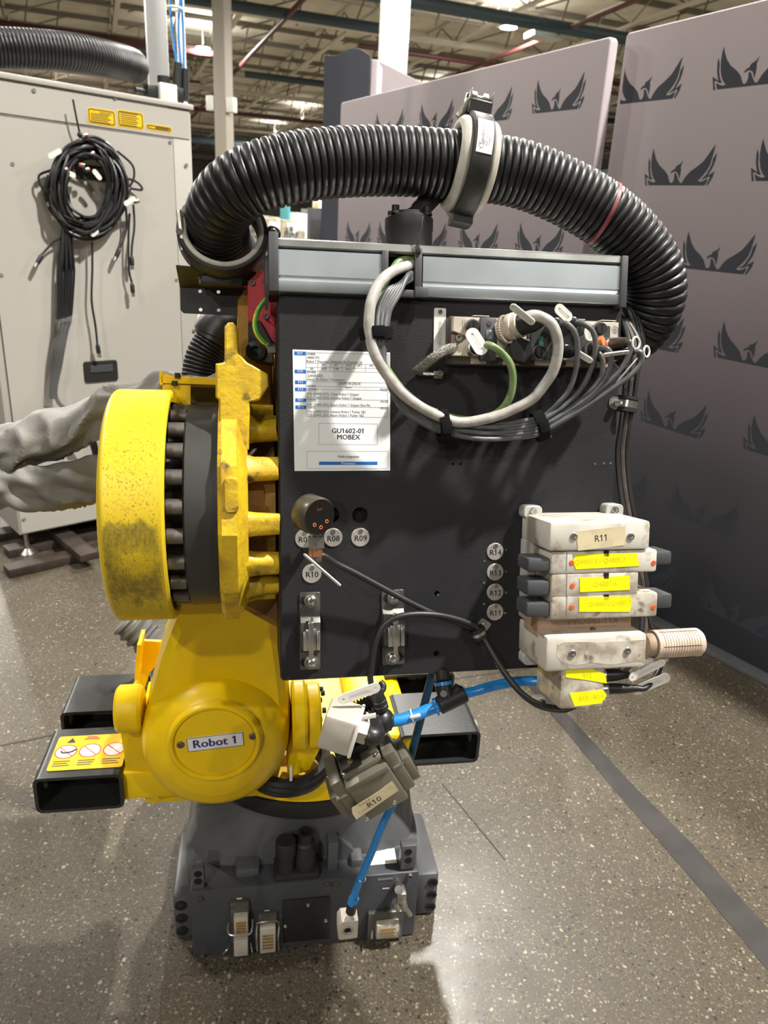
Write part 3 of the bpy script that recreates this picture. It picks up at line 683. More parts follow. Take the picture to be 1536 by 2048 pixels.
# base: plate box plus cast body rising to the turntable
rb('base_front_plate', MB().box(Rb, -.277, .252, .004, .205, .20, fw_, .005), plate_grey)
def sup(cx, cw, a, b, n, k=48):
    o = []
    for i in range(k):
        t = 2*math.pi*i/k; c, s_ = math.cos(t), math.sin(t)
        o.append((cx+a*math.copysign(abs(c)**(2/n), c), cw+b*math.copysign(abs(s_)**(2/n), s_)))
    return o
b = MB(); rings = []
for z, a, bb, n, cx, cw in ((.0, .300, .285, 6, -.012, -.02), (.20, .288, .270, 6, -.012, -.02), (.206, .284, .245, 5, -.012, -.02), (.24, .278, .232, 4, -.008, -.01), (.29, .268, .225, 3, -.004, 0), (.325, .255, .232, 2.4, 0, 0), (.345, .245, .24, 2, 0, 0), (.36, .24, .24, 2, 0, 0)):
    rings.append([Rb.p(u, z, w) for u, w in sup(cx, cw, a, bb, n)])
n = 48; b.add([p for r in rings for p in r], [(k*n+i, k*n+(i+1) % n, (k+1)*n+(i+1) % n, (k+1)*n+i) for k in range(len(rings)-1) for i in range(n)]+[tuple(range(n))[::-1], tuple((len(rings)-1)*n+i for i in range(n))])
rb('base_casting', b, base_grey)
for u in (-.305, .275):
    o = rb('base_foot', MB().box(Rb, u-.02, u+.045, 0, .135, .02, .235, .012), base_grey)
    for w in (.028, .068, .108): rb('bolt_hole', MB().lathe(Rb.p(u-.0005 if u < 0 else u+.028, w, .2345), Rb.N, [(.014, 0), (.014, .003), (.009, .003), (.009, .0005), (0, .0005)], 14), black_mat, o)
def RZ(x, y, w): return Rb.uv(340+x/2.954, 1580+y/2.954, w)      # study zoom of the base
def rbz(x0, y0, x1, y1, w0, w1, bev=.002):
    a = RZ(x0, y0, w1); c = RZ(x1, y1, w1); return MB().box(Rb, a[0], c[0], c[1], a[1], w0, w1, bev)
for x0, y0, x1, y1 in ((125, 470, 205, 585), (1370, 335, 1450, 465)):
    o = rb('lifting_lug', rbz(x0, y0, x1, y1, .262, fw_-.004, .003), base_grey)
    for k in (.3, .68):
        c = RZ((x0+x1)/2, y0+(y1-y0)*k, fw_); rb('hole', MB().lathe(Rb.p(c[0], c[1], fw_-.0038), Rb.N, [(.009, 0), (.009, .0006), (0, .0006)], 14), black_hole, o)
for x0, y0, x1, y1 in ((390, 465, 530, 540), (1065, 395, 1140, 455)):
    a = RZ(x0, y1, .25); c = RZ(x1, y0, .25); rb('boss', MB().box(Rb, a[0], c[0], .19, .225, .20, .26, .006), base_grey)
dl = [G(340+x/2.954, 1580+y/2.954, .2065) for x, y in ((1180, 447), (1340, 430), (1325, 345), (1205, 360))]; n_ = np.array([0, 0, .0012])
rb('data_label', MB().add(dl+[p+n_ for p in dl], [(0, 1, 2, 3), (4, 5, 6, 7), (0, 1, 5, 4), (1, 2, 6, 5), (2, 3, 7, 6), (3, 0, 4, 7)]), lab_white, label='white printed data label')
c0 = RZ(680, 420, .22); c1 = RZ(790, 330, .20)
rb('rubber_stop', MB().lathe(Rb.p(c0[0], .20, .262), (0, 0, 1), [(0, 0), (.022, 0), (.020, .05), (.019, .06), (.024, .065), (.024, .10), (.021, .105), (0, .105)], 20), black_mat)
rb('rubber_stop', MB().lathe(Rb.p(c1[0], .20, .252), (0, 0, 1), [(0, 0), (.026, 0), (.026, .07), (.023, .075), (.023, .085), (.017, .09), (.017, .115), (.010, .115), (.010, .10), (0, .10)], 20), black_mat)
rb('stop_bracket', MB().box(Rb, c0[0]-.027, c1[0]+.034, .19, .222, .215, .284, .008), black_mat)
a = RZ(960, 300, .24); rb('fin', MB().box(Rb, a[0]-.012, a[0]+.012, .19, .285, .20, .262, .004).prism(Fr(Rb.p(a[0], 0, .235), R=Rb.R, U=[0, 0, 1]), [(.012, .19), (.06, .2), (.05, .235), (.012, .275)], -.02, .0, .003), base_grey)
# front plate details
def pl(name, mb, mat, parent=None, **k): return build(name, mb, mat, parent or rob, **k)
bp_ = rb('blank_cover', rbz(668, 660, 938, 880, fw_, fw_+.006, .003), black_pl)
for x, y in ((815, 678), (680, 803), (920, 770)):
    c = RZ(x, y, fw_+.006); screw(Rb, c[0], c[1], fw_+.006, .005, .003, steel, bp_)
for x, y in ((180, 640), (930, 552), (980, 552), (1415, 500), (190, 980)):
    c = RZ(x, y, fw_); screw(Rb, c[0], c[1], fw_, .007, .008, bolt_steel, rob)
def conn(x0, y0, x1, y1, flange, pins, lab, hood=True):
    o = rb('cable_socket', rbz(*flange, fw_, fw_+.012, .003), latch_grey, label=lab)
    rb('insert', rbz(x0, y0, x1, y1, fw_+.0125, fw_+.030, .003), conn_white, o)
    a = RZ(x0, y0, fw_+.030); c = RZ(x1, y1, fw_+.030); pb_ = MB(); nx, ny = pins
    for i in range(nx):
        for j in range(ny):
            u = a[0]+(c[0]-a[0])*(.22+.56*i/(nx-1)); v = a[1]+(c[1]-a[1])*(.25+.5*j/(ny-1)); pb_.cyl(Rb.p(u, v, fw_+.03), Rb.p(u, v, fw_+.034), .0022, n=6)
    rb('pins', pb_, brass, o, kind='stuff')
    return o, a, c
def wire(pts, o): rb('latch_wire', MB().tube(pts, .0022, 6, smooth=4), steel, o, label='bright wire locking lever')
def rz3(x, y, w): c = RZ(x, y, w); return Rb.p(c[0], c[1], w)
o, a, c = conn(375, 760, 462, 855, (355, 672, 472, 995), (5, 4), 'double socket with wire latch under a grey flange')
rb('insert', rbz(375, 895, 462, 980, fw_+.0125, fw_+.030, .003), conn_white, o)
for x, y in ((370, 697), (455, 690)): cc = RZ(x, y, fw_+.012); screw(Rb, cc[0], cc[1], fw_+.012, .004, .003, bolt_steel, o, 'screw')
wire([rz3(345, 785, fw_+.02), rz3(340, 830, fw_+.035), rz3(365, 858, fw_+.045), rz3(465, 853, fw_+.045), rz3(485, 820, fw_+.035), rz3(488, 765, fw_+.02)], o)
wire([rz3(352, 915, fw_+.02), rz3(335, 945, fw_+.04), rz3(312, 968, fw_+.04)], o); wire([rz3(478, 905, fw_+.02), rz3(486, 960, fw_+.04)], o)
o, a, c = conn(530, 825, 625, 960, (520, 742, 632, 965), (5, 5), 'single socket with two side wire latches')
wire([rz3(512, 800, fw_+.03), rz3(525, 785, fw_+.04), rz3(630, 775, fw_+.04), rz3(645, 800, fw_+.03)], o)
wire([rz3(513, 800, fw_+.02), rz3(510, 870, fw_+.03), rz3(515, 950, fw_+.03)], o); wire([rz3(645, 800, fw_+.02), rz3(640, 870, fw_+.03), rz3(643, 945, fw_+.03)], o)
o, a, c = conn(1222, 805, 1352, 872, (1172, 735, 1372, 875), (6, 3), 'wide socket low on the front plate near the air fitting')
wire([rz3(1195, 830, fw_+.02), rz3(1190, 880, fw_+.035)], o); wire([rz3(1362, 790, fw_+.02), rz3(1355, 855, fw_+.035)], o)
fz = MB().cyl(rz3(1350, 560, fw_), rz3(1352, 590, fw_+.035), .010, n=12).box(Rb, *(lambda q: (q[0]-.011, q[0]+.011, q[1]-.016, q[1]+.012))(RZ(1365, 620, fw_+.03)), fw_+.01, fw_+.04, .002)
fz.cyl(rz3(1330, 660, fw_+.03), rz3(1350, 700, fw_+.03), .009, n=8).cyl(rz3(1370, 640, fw_+.03), rz3(1385, 700, fw_+.03), .009, n=8).cyl(rz3(1385, 690, fw_+.03), rz3(1420, 738, fw_+.03), .006, n=8)
rb('air_fitting', fz, steel)
mk = MB(); c = RZ(1272, 525, fw_); mk.rect(Rb, c[0]-.018, c[0]+.018, c[1]-.003, c[1]+.004, fw_+.0006)
rb('plate_marking', mk, ink_grey, smooth=0)
mk = MB()
for x, y, w in ((410, 640, .012), (572, 712, .012), (1275, 580, .016), (1275, 718, .01)):
    c = RZ(x, y, fw_); mk.rect(Rb, c[0]-w/2, c[0]+w/2, c[1]-.002, c[1]+.002, fw_+.0006)
rb('plate_marking', mk, lab_white, smooth=0)
# turntable and yellow carousel
Zc = Rb.o
rb('turntable_ring', MB().lathe(Zc, (0, 0, 1), [(0, .36), (.262, .36), (.266, .365), (.266, .405), (.255, .41), (0, .41)], 64), black_mat)
rb('carousel', MB().lathe(Zc, (0, 0, 1), [(0, .41), (.262, .41), (.272, .418), (.272, .455), (.262, .465), (0, .47)], 64).box(Rb, -.37, -.08, .415, .60, .10, .245, .012).box(Rb, .10, .245, .43, .52, -.20, .19, .02), yellow)
rb('carousel_bracket', MB().pprism(Rb, [(236, 1440), (258, 1420), (300, 1500), (320, 1560), (320, 1600), (262, 1594), (252, 1545)], .15, .262, .006), yellow)
rb('bearing_lug', MB().cyl(Rb.P(234, 1418, .27), Rb.P(286, 1415, .27), .048, n=32, ch=.006), yellow)
rb('bearing_lug', MB().cyl(Rb.P(583, 1430, .27), Rb.P(612, 1428, .27), .075, n=36, ch=.006).pprism(Rb, [(596, 1400), (640, 1400), (640, 1500), (622, 1540), (575, 1560), (575, 1500)], .20, .29, .008), yellow)
lug = rb('bearing_lug', MB().cyl(Rb.P(612, 1432, .26), Rb.P(640, 1430, .26), .070, n=36, ch=.004), yellow)
for k in range(8):
    t_ = 2*math.pi*k/8; p = Rb.P(641, 1430, .26)+(Rb.U*math.sin(t_)+Rb.N*math.cos(t_))*.055
    rb('bolt', MB().cyl(p, p+Rb.R*.008, .006, n=8), black_mat, lug)
rb('side_bracket', MB().pprism(Rb, [(274, 1290), (286, 1282), (322, 1284), (330, 1310), (300, 1345), (290, 1375), (270, 1372)], .02, .03, .0).pprism(Rb, [(274, 1290), (282, 1290), (276, 1372), (268, 1372)], .03, .10), yellow)
rb('cable_coil', MB().torus(Rb.P(575, 1515, .24), (0, 0, 1), .085, .012, 32, 8).torus(Rb.P(575, 1525, .24), (.05, 0, 1), .085, .012, 32, 8).torus(Rb.P(575, 1535, .24), (0, .04, 1), .082, .012, 32, 8), cable_bk, label='black cable coiled behind the round arm cover')
rb('cable_tie', MB().box(Rb, *(lambda q: (q[0]-.003, q[0]+.003, q[1]-.035, q[1]))(Rb.uv(582, 1532, .335)), .33, .34, .001), lab_white)
# lower arm: round housing plus upright arm
c = Rb.uv(433, 1470, .30); AC = Rb.p(c[0], c[1], 0)
rb('lower_arm', MB().lathe(AC, Rb.N, [(0, .376), (.088, .376), (.093, .372), (.112, .366), (.130, .352), (.142, .330), (.148, .305), (.150, .28), (.150, .17), (0, .17)], 72).prism(Rb, [tuple(Rb.uv(x, y, .30)) for x, y in ((286, 1470), (296, 1390), (318, 1310), (345, 1240), (372, 1150), (380, 1000), (545, 1000), (562, 1150), (560, 1240), (574, 1340), (582, 1420), (583, 1470), (560, 1560), (433, 1600), (310, 1560))], .165, .315, .045, .02), yellow)
cc = Rb.uv(430, 1484, .378); AP = Rb.p(cc[0], cc[1], 0)
cap = rb('arm_cover', MB().lathe(AP, Rb.N, [(0, .3815), (.0755, .3815), (.0765, .3790), (.0775, .3790), (.0785, .3835), (.080, .3855), (.085, .3855), (.0885, .382), (.0905, .372), (0, .372)], 72), yellow)
cf = Fr(AP, R=Rb.R*math.cos(.075)+Rb.U*math.sin(.075), U=Rb.U*math.cos(.075)-Rb.R*math.sin(.075))
npl = rb('name_plate', MB().prism(cf, rrect(-.052, .055, -.012, .019, .002), .3816, .3832), lab_white, cap, label='white name plate with blue lettering')
for u in (-.064, .073): screw(cf, u, .006, .3816, .0075, .003, bolt_steel, cap)
rb('plate_lettering', MB().text(cf, .0015, .0032, .3835, 'Robot 1', .0262, bold=.0016).add([cf.p(*p, .3834) for p in rrect(-.052, .055, -.012, .019, .002)]+[cf.p(*p, .3834) for p in rrect(-.0508, .0538, -.0108, .0178, .002)], [(i, (i+1) % 20, 20+(i+1) % 20, 20+i) for i in range(20)]), navy_ink, cap, smooth=0)
# fork pockets
def pocket(u0, u1, v0, w0, w1, h=.088, notice=False, lab=None):
    out = rrect(u0, u1, v0, v0+h, .014, 4); inn = rrect(u0+.007, u1-.007, v0+.007, v0+h-.007, .009, 4); n = len(out); b = MB()
    vs = [Rb.p(*p, w1) for p in out]+[Rb.p(*p, w1) for p in inn]+[Rb.p(*p, w0) for p in out]+[Rb.p(*p, w0) for p in inn]; fs = []
    for i in range(n):
        j = (i+1) % n; fs += [(i, j, n+j, n+i), (2*n+i, 2*n+j, 3*n+j, 3*n+i), (i, j, 2*n+j, 2*n+i), (n+i, n+j, 3*n+j, 3*n+i)]
    b.add(vs, fs); o = rb('fork_pocket', b, pocket_bk, label=lab)
    um = (u0+u1)/2+.02
    rb('pocket_weld', MB().box(Rb, um-.0016, um+.0016, v0+.006, v0+h-.006, w0+(w1-w0)*.342, w0+(w1-w0)*.348), black_hole, o)
    rb('mounting_plate', MB().box(Rb, u0+.006, u1-.006, v0+.005, v0+h-.005, w0+(w1-w0)*.30, w0+(w1-w0)*.34, .001), M('pocket_back_plate', (.10, .10, .10), .4), o)  # plate paler than the black pocket, standing in for ambient light inside
    s_ = u0 if u0 < 0 else u1
    sl = MB().prism(Fr(Rb.p(s_, v0+h/2, (w0+w1)/2+.02), R=Rb.N, U=[0, 0, 1]), rrect(-.016, .016, -.026, .026, .014), -.008, .008)
    rb('side_slot', sl, M('floor_seen_through_slot', (.2, .185, .15), .5), o)
    return o
pf = pocket(-.578, -.402, .447, .12, .283, lab='front fork pocket with yellow warning label')
pocket(-.578, -.395, .447, -.10, .055)
pocket(.20, .394, .447, .045, .212); pocket(.20, .394, .447, -.19, -.04)
rb('pocket_arm', MB().box(Rb, -.41, -.30, .455, .525, -.08, .27, .006), yellow); rb('pocket_arm', MB().box(Rb, .16, .205, .45, .53, -.17, .2, .006), yellow)
lf = Fr(Rb.p(-.49, .447+.0885, .20), R=Rb.R*1+Rb.N*.0, U=-Rb.N)
lab_ = rb('warning_label', MB().prism(lf, rrect(-.066, .085, -.062, .052, .006), 0, .001), sign_ye, pf, label='yellow label with three crossed-out circles')
cb_, rd, bk_ = MB(), MB(), MB()
for k, x in enumerate((-.040, .0095, .059)):
    cb_.lathe(lf.p(x, -.002, .0012), lf.N, [(0, 0), (.0225, 0)], 28)
    rd.lathe(lf.p(x, -.002, .0014), lf.N, [(.0205, 0), (.0228, 0)], 28)
    d = .0145; rd.add([lf.p(x-d-.001, -.002+d, .0014), lf.p(x-d+.001, -.001+d, .0014), lf.p(x+d+.001, -.002-d, .0014), lf.p(x+d-.001, -.003-d, .0014)], [(0, 1, 2, 3)])
    for r_ in range(3): bk_.rect(lf, x-.018, x+.018*random.uniform(.5, 1), -.035-.007*r_, -.0325-.007*r_, .0012)
cb_.v = [v for v in cb_.v]
rd.rect(lf, -.01, .022, .037, .041, .0014); rd.rect(lf, -.006, .016, .043, .047, .0014)
bk_.add([lf.p(-.045, .028, .0012), lf.p(-.027, .028, .0012), lf.p(-.036, .045, .0012)], [(0, 1, 2)])
bk_.tube([lf.p(-.05, 0, .0016), lf.p(-.045, -.006, .0016), lf.p(-.03, -.004, .0016), lf.p(-.02, .004, .0016)], .0016, 4, smooth=4)
rb('pictogram_disc', cb_, lab_white, pf, smooth=0); rb('red_print', rd, M('red_ink', (.6, .08, .05), .5), pf, smooth=0); rb('black_print', bk_, ink, pf, smooth=0)

# ---- wrist end: drum, bolts, spacer, cast flange
B = Fr([-.001, 1.1059, 1.2176], 10.66, 13.39)
du = B.uv(262, 1010, -.15); DO = B.p(0, du[1], -.15); AX = B.R
hL, hR = B.uv(187, 1000, .04)[0], B.uv(327, 1000, .04)[0]
s0, s1, c0_, c1_ = (B.uv(x, 1000, .0)[0] for x in (366, 437, 437, 496))
DR = .193
b = MB(); prof = []
for k in range(7): t_ = math.pi/2*k/6; prof.append((DR-.022+.022*math.sin(t_), hL+.012-.012*math.cos(t_)))
prof = [(.06, hL)]+prof
for k in range(1, 15): prof.append((DR, hL+.012+(hR-.004-hL-.012)*k/14))
prof += [(DR-.004, hR), (DR-.012, hR), (DR-.016, hR-.004), (DR-.016, hL+.02), (.06, hL+.02), (.06, hL)]
NS = 160; b.lathe(DO, AX, prof, NS)
dr = rb('drum_cover', b, drum_m, label='worn yellow drum cover with scuffed paint')
ca = dr.data.color_attributes.new('wear', 'FLOAT_COLOR', 'POINT'); Ld = root_loc(dr)
def sst(a, b_, x): t = min(max((x-a)/(b_-a), 0), 1); return t*t*(3-2*t)
cols = []
for v in dr.data.vertices:
    p = np.array(v.co)+Ld-DO; h = p@AX; q_ = p-AX*h; an = math.degrees(math.atan2(q_@B.U, q_@B.N))   # 0 faces the camera side, + up
    hf = (h-hL)/(hR-hL)
    edge = sst(.05, .14, hf)*sst(.99, .86, hf)
    jn = noise.noise(Vector((hf*7, an*.09, 3)))*5+noise.noise(Vector((hf*22, an*.3, 9)))*3; red = sst(2, -3, an+jn)*sst(-60, -36, an+jn*2)*edge
    spot = math.exp(-(((hf-.58)/.28)**2+((an+20)/6)**2))
    mid = math.exp(-(((hf-.47)/.12)**2+((an-5)/1.5)**2))
    cols += [min(1, red*(1-.9*spot)+mid*.8), (.55+.45*sst(70, 20, an))*edge, sst(-40, -70, an)*.35, 1]
ca.data.foreach_set('color', cols)
rb('drum_hub', MB().lathe(DO, AX, [(0, hL+.03), (.13, hL+.03), (.13, s0+.001), (0, s0+.001)], 40), spacer_black)
rb('spacer_disc', MB().lathe(DO, AX, [(0, s0), (.166, s0), (.170, s0+.003), (.170, s1), (0, s1)], 96), spacer_black)
rb('bolt_ring', MB().lathe(DO, AX, [(.10, s0-.035), (.165, s0-.035), (.165, s0-.028), (.10, s0-.028)], 64), spacer_black)
for k in range(22):
    t_ = 2*math.pi*(k+.3)/22; p = DO+(B.U*math.sin(t_)+B.N*math.cos(t_))*.157
    rb('flange_bolt', MB().lathe(p+AX*(s0-.026), AX, [(0, 0), (.0105, 0), (.0125, .002), (.0125, .026), (0, .026)], 14), bolt_steel)
# cast flange (ten sided, with shoulders and ribs reaching the box)
NF = 12; b = MB()
b.lathe(DO, AX, [(.05, c0_), (.192, c0_), (.198, c0_+.006), (.198, c0_+.028), (.176, c1_-.005), (.168, c1_), (.05, c1_)], NF, ph=.13, ref=B.U)
rb('cast_flange', b, yellow_cast, smooth=.3)
boxu = -.1645
for an, wd, hh in ((60, .024, .017), (27, .020, .015), (-6, .018, .013), (-33, .020, .015), (-58, .017, .016), (-80, .02, .016), (95, .03, .02), (-115, .03, .02)):
    t_ = math.radians(an); dirn = B.U*math.sin(t_)+B.N*math.cos(t_); tang = np.cross(AX, dirn)
    p0 = DO+dirn*.150+AX*(c1_-.03)
    ff = Fr(p0, R=AX, U=tang)
    L_ = boxu-(c1_-.03) - (.004 if dirn@B.N < .2 else .0)
    prf = rrect(-hh, hh, -wd, wd, .012, 3)
    g = Fr(p0, R=np.cross(tang, AX), U=tang)
    b = MB(); n = len(prf)
    vs = []
    sgn = 1 if g.N@AX > 0 else -1
    for h_, sc in ((0, 1.8), (.016, 1.5), (.03, 1.12), (.04, .98), (max(L_, .05), .9)):
        vs += [g.p(u*sc, v*sc, sgn*h_) for u, v in prf]
    b.add(vs, [(k*n+i, k*n+(i+1) % n, (k+1)*n+(i+1) % n, (k+1)*n+i) for k in range(4) for i in range(n)]+[tuple(range(n))[::-1], tuple(4*n+i for i in range(n))])
    b.v = [tuple(np.array(q_)+np.array(noise.noise_vector(Vector(q_)*45))*.0025) for q_ in b.v]
    rb('cast_rib', b, yellow_cast)
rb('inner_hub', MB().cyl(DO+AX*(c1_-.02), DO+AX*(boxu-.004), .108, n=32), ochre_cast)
c = B.uv(463, 990, .045)
rb('cast_lug', MB().prism(B, rrect(c[0]-.0105, c[0]+.010, c[1]-.026, c[1]+.026, .007), .02, .048, .003), yellow_cast)
rb('cast_bracket', MB().pprism(B, [(449, 652), (456, 644), (466, 643), (474, 652), (477, 706), (494, 724), (520, 738), (536, 748), (538, 772), (520, 800), (500, 806), (498, 900), (437, 900), (437, 800), (431, 795), (431, 727), (449, 724)], -.10, -.02, .006), yellow_cast, label='cast yellow bracket horn')
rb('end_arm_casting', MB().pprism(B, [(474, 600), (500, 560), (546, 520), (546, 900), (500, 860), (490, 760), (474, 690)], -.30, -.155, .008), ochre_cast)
rb('black_coupling', MB().pprism(B, [(496, 645), (520, 640), (548, 690), (548, 728), (512, 722), (496, 700)], -.145, -.10, .004).lathe(B.P(511, 703, -.10), B.N, [(0, 0), (.016, 0), (.016, .008), (.010, .010), (.008, .010), (.008, .004), (0, .004)], 18), spacer_black)
rp = rb('red_plate', MB().pprism(B, [(495, 562), (536, 527), (556, 527), (556, 690), (541, 682), (508, 648), (496, 640)], -.14, -.115, .003), red_paint, label='red painted plate beside the black box')
rb('red_ridge', MB().pprism(B, [(524, 566), (556, 558), (556, 660), (526, 630)], -.115, -.108, .003), red_paint, rp)
for x, y in ((504.5, 565.5), (530.5, 563.5), (532.5, 634)):
    u, v = B.uv(x, y, -.112); screw(B, u, v, -.1155 if x < 520 else -.1085, .0048, .004, bolt_steel, rp)
# arm behind the box carrying the wrist
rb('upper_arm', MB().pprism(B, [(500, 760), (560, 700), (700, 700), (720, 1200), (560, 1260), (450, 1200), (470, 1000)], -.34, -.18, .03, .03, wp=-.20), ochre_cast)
rb('arm_link', MB().cyl(B.p(-.0, -.02, -.20), B.p(-.0, -.02, -.162), .10, n=32), ochre_cast)
# yellow cable tray
rb('cable_tray', MB().pprism(B, [(322, 766), (436, 770), (436, 756), (322, 750)], -.28, -.14, .001).pprism(B, [(325, 768), (381, 770), (381, 812), (325, 800)], -.15, -.145).pprism(B, [(318, 745), (324, 742), (326, 768), (320, 770)], -.28, -.14), yellow)
for x, y in ((349, 768), (355, 752)):
    rb('tray_screw', MB().cyl(B.P(x, y+4, -.139), B.P(x, y-6, -.139), .005, n=8), black_mat)

# fabric dress pack sleeve
b = MB(); P = catmull([B.P(450, 790, -.30), B.P(390, 785, -.30), B.P(310, 796, -.30), B.P(215, 825, -.30), B.P(120, 862, -.30), B.P(40, 892, -.29), B.P(-40, 918, -.28), B.P(-75, 945, -.28), B.P(-40, 968, -.29), B.P(50, 972, -.30), B.P(130, 968, -.30), B.P(230, 952, -.30), B.P(300, 930, -.30)], 12)
P, _ = resample(P, .005)
b.tube(P, lambda i, n: .040, 48, True, 0)
out = []
for v in b.v:
    i = int(np.argmin(((P-np.array(v))**2).sum(1))); d = np.array(v)-P[i]
    a_ = math.atan2(d@B.U, d@B.N); s_ = i*.005
    k = noise.noise(Vector((s_*9, math.sin(a_+s_*11)*1.0, math.cos(a_+s_*11)*1.0)))+.16*noise.noise(Vector((s_*22, math.cos(a_)*2+5, math.sin(a_)*2)))
    k = 1-min(1, abs(k)*2.3)
    out.append(tuple(np.array(v)+d*(.50*k-.25)))
b.v = out
build('fabric_sleeve', b, sleeve_m, None, 'creased grey fabric cable sleeve looping out of the frame behind the yellow drum', 'sleeve', smooth=1.3)
P = [Rb.P(250, 1240, -.15), Rb.P(290, 1275, -.14), Rb.P(330, 1310, -.12), Rb.P(340, 1400, -.10)]
b = MB().tube(P, lambda i, n: .04+.006*math.sin(i*1.9), 16, True, 10)
build('fabric_sleeve', b, M('dark_grey_sleeve', (.12, .12, .12), .5), None, 'short dark grey sleeve hanging below the yellow drum behind the lower arm', 'sleeve')

# ================================================================== BLACK BOX
U0, U1, V0, V1 = -.1645, .3912, -.289, .3113
box = thing('control_box', 'flat black textured control box with a steel trunking rail along its top', 'control box', B.p(.11, V0, -.08))
def bx(name, mb, mat, parent=None, label=None, **k): return build(name, mb, mat, parent or box, label, **k)
def circ(x, y, r, n=18, w=0):
    u, v = B.uv(x, y, w); return [(u+r*math.cos(2*math.pi*k/n), v+r*math.sin(2*math.pi*k/n)) for k in range(n)]
holes = [circ(663, 1030, .0125), circ(720, 1030, .0125), circ(874, 1187, .0045, 10), circ(873, 1307, .005, 10), circ(906, 928, .002, 8), circ(921, 928, .002, 8)]
bx('front_panel', MB().holed(B, rrect(U0, U1, V0, V1, .008), holes, -.014, 0, .005), black_tex)
bx('back_case', MB().prism(B, rrect(U0+.0005, U1-.0005, V0+.0005, V1, .008), -.16, -.013), black_tex)
bx('hole_back', MB().box(B, U0+.01, U1-.01, V0+.01, V1-.01, -.0132, -.0125), black_hole)
for x, y in ((1012, 1100), (1012, 1143), (1012, 1185), (1010, 1226), (969, 1123), (968, 1166), (968, 1208), (1190, 928), (1208, 927), (1221, 927), (1102, 873), (880, 873), (876, 1190)):
    u, v = B.uv(x, y); bx('rivet', MB().lathe(B.p(u, v, 0), B.N, [(0, .001), (.0018, .0008), (.0022, 0)], 8), steel)
for t_, x, y, r in (('R07', 609, 1077, .0148), ('R08', 666, 1075, .0148), ('R09', 720.5, 1074.5, .0148), ('R10', 623.5, 1147, .0152), ('R14', 990, 1103, .0142), ('R13', 990, 1144, .0142), ('R12', 990, 1184, .0142), ('R11', 990, 1224, .0142)):
    u, v = B.uv(x, y); o = bx('id_tag', MB().lathe(B.p(u, v, 0), B.N, [(0, .0016), (r-.0006, .0016), (r, .001), (r, 0)], 36), steel_br, label='round steel tag stamped '+t_)
    bx('tag_lettering', MB().text(B, u+.0004, v-.0018, .0018, t_, .0128, bold=.0003), ink, o, smooth=0)
    bx('tag_rivet', MB().lathe(B.p(u+.0005, v+.0098, .0016), B.N, [(.0038, 0), (.0036, .0012), (.0018, .0014), (.0013, .0004), (0, .0004)], 14), steel, o)
# data sheet
a = B.uv(585, 699); b_ = B.uv(780, 941); sh = bx('data_sheet', MB().prism(B, [tuple(B.uv(585, 699)), tuple(B.uv(780, 705)), tuple(B.uv(780, 941)), tuple(B.uv(589, 942))], .0002, .0009), paper, label='white printed data sheet')
def SZ(x, y): return B.uv(560+x/5.908, 680+y/5.908)
tx, bl, wt, ln = MB(), MB(), MB(), MB()
def hl(x0, x1, y, m=ln): a = SZ(x0, y); c = SZ(x1, y); m.rect(B, a[0], c[0], a[1]-.00022, a[1]+.00022, .00115)
def vl(x, y0, y1, xr=308): u_ = SZ(x, (y0+y1)/2)[0]; ln.rect(B, u_-.00022, u_+.00022, SZ(xr, y1)[1], SZ(xr, y0)[1], .00115)
for t_, x0, x1, y0, y1 in (('R07', 168, 302, 135, 182), ('R10', 172, 303, 350, 395), ('R11', 177, 308, 478, 522), ('R12', 177, 308, 562, 606), ('R13', 180, 310, 690, 733), ('R14', 181, 310, 773, 816)):
    a = SZ(x0, y0); c = SZ(x1, y1); bl.rect(B, a[0], c[0], c[1], a[1], .00110); wt.text(B, (a[0]+c[0])/2, (a[1]+c[1])/2, .0013, t_, .0052, bold=.00012)
for t_, x, y in (('50S80E', 312, 163), ('-I4000.1PS', 312, 208), ('Robot 1 Pneumatic Switched On Pressure Ok', 312, 252), ('50V80E', 314, 378), ('-Q4000.6SOL', 314, 422), ('Switch On Robot 1 Pneumatics', 314, 465), ('50W90-95/Z90-92', 685, 516), ('121W1', 316, 546), ('Spare', 765, 556),
                 ('122V1E', 316, 586), ('(14) -Q4000.2SOL Clamp Robot 1 Gripper', 316, 636), ('(12) -Q4001.2SOL Unclamp Robot 1 Gripper', 316, 680), ('123V1E', 316, 714), ('(14) -Q4001.6SOL Return Robot 1 Gripper Shot Pin', 316, 764), ('124V1E', 316, 800), ('(14) -Q4000.3SOL Advance Robot 1 Pusher 1&2', 316, 845), ('(12) -Q4001.3SOL Return Robot 1 Pusher 1&2', 316, 886),
                 ('+ROB1', 1175, 590), ('+ROB1', 1178, 728), ('+ROB1', 1178, 806), ('SP1', 490, 297), ('rP1', 635, 300), ('OU1', 775, 302), ('SP2', 915, 305), ('rP2', 1055, 308), ('bar', 355, 336), ('4.00', 490, 340), ('3.80', 635, 343), ('Hno', 775, 346)):
    u, v = SZ(x, y); tx.text(B, u, v, .00115, t_, .0056, 'LEFT', sx=.82)
u, v = SZ(805, 1076); tx.text(B, u, v, .00115, 'GU1602-01', .0108, bold=.0004); u, v = SZ(808, 1150); tx.text(B, u, v, .00115, 'MOBEX', .0108, bold=.0004)
u, v = SZ(808, 1378); tx.text(B, u, v, .00115, 'Media designation', .0054, sx=.85, bold=.0001)
a = SZ(460, 1437); c = SZ(1150, 1475); bl.rect(B, a[0], c[0], c[1], a[1], .00110); u, v = SZ(808, 1457); wt.text(B, u, v, .0013, 'Pneumatic', .0052)
for y in (140, 365, 490, 545, 580, 698, 785, 905): hl(305, 1275, y+(8 if y == 140 else 0))
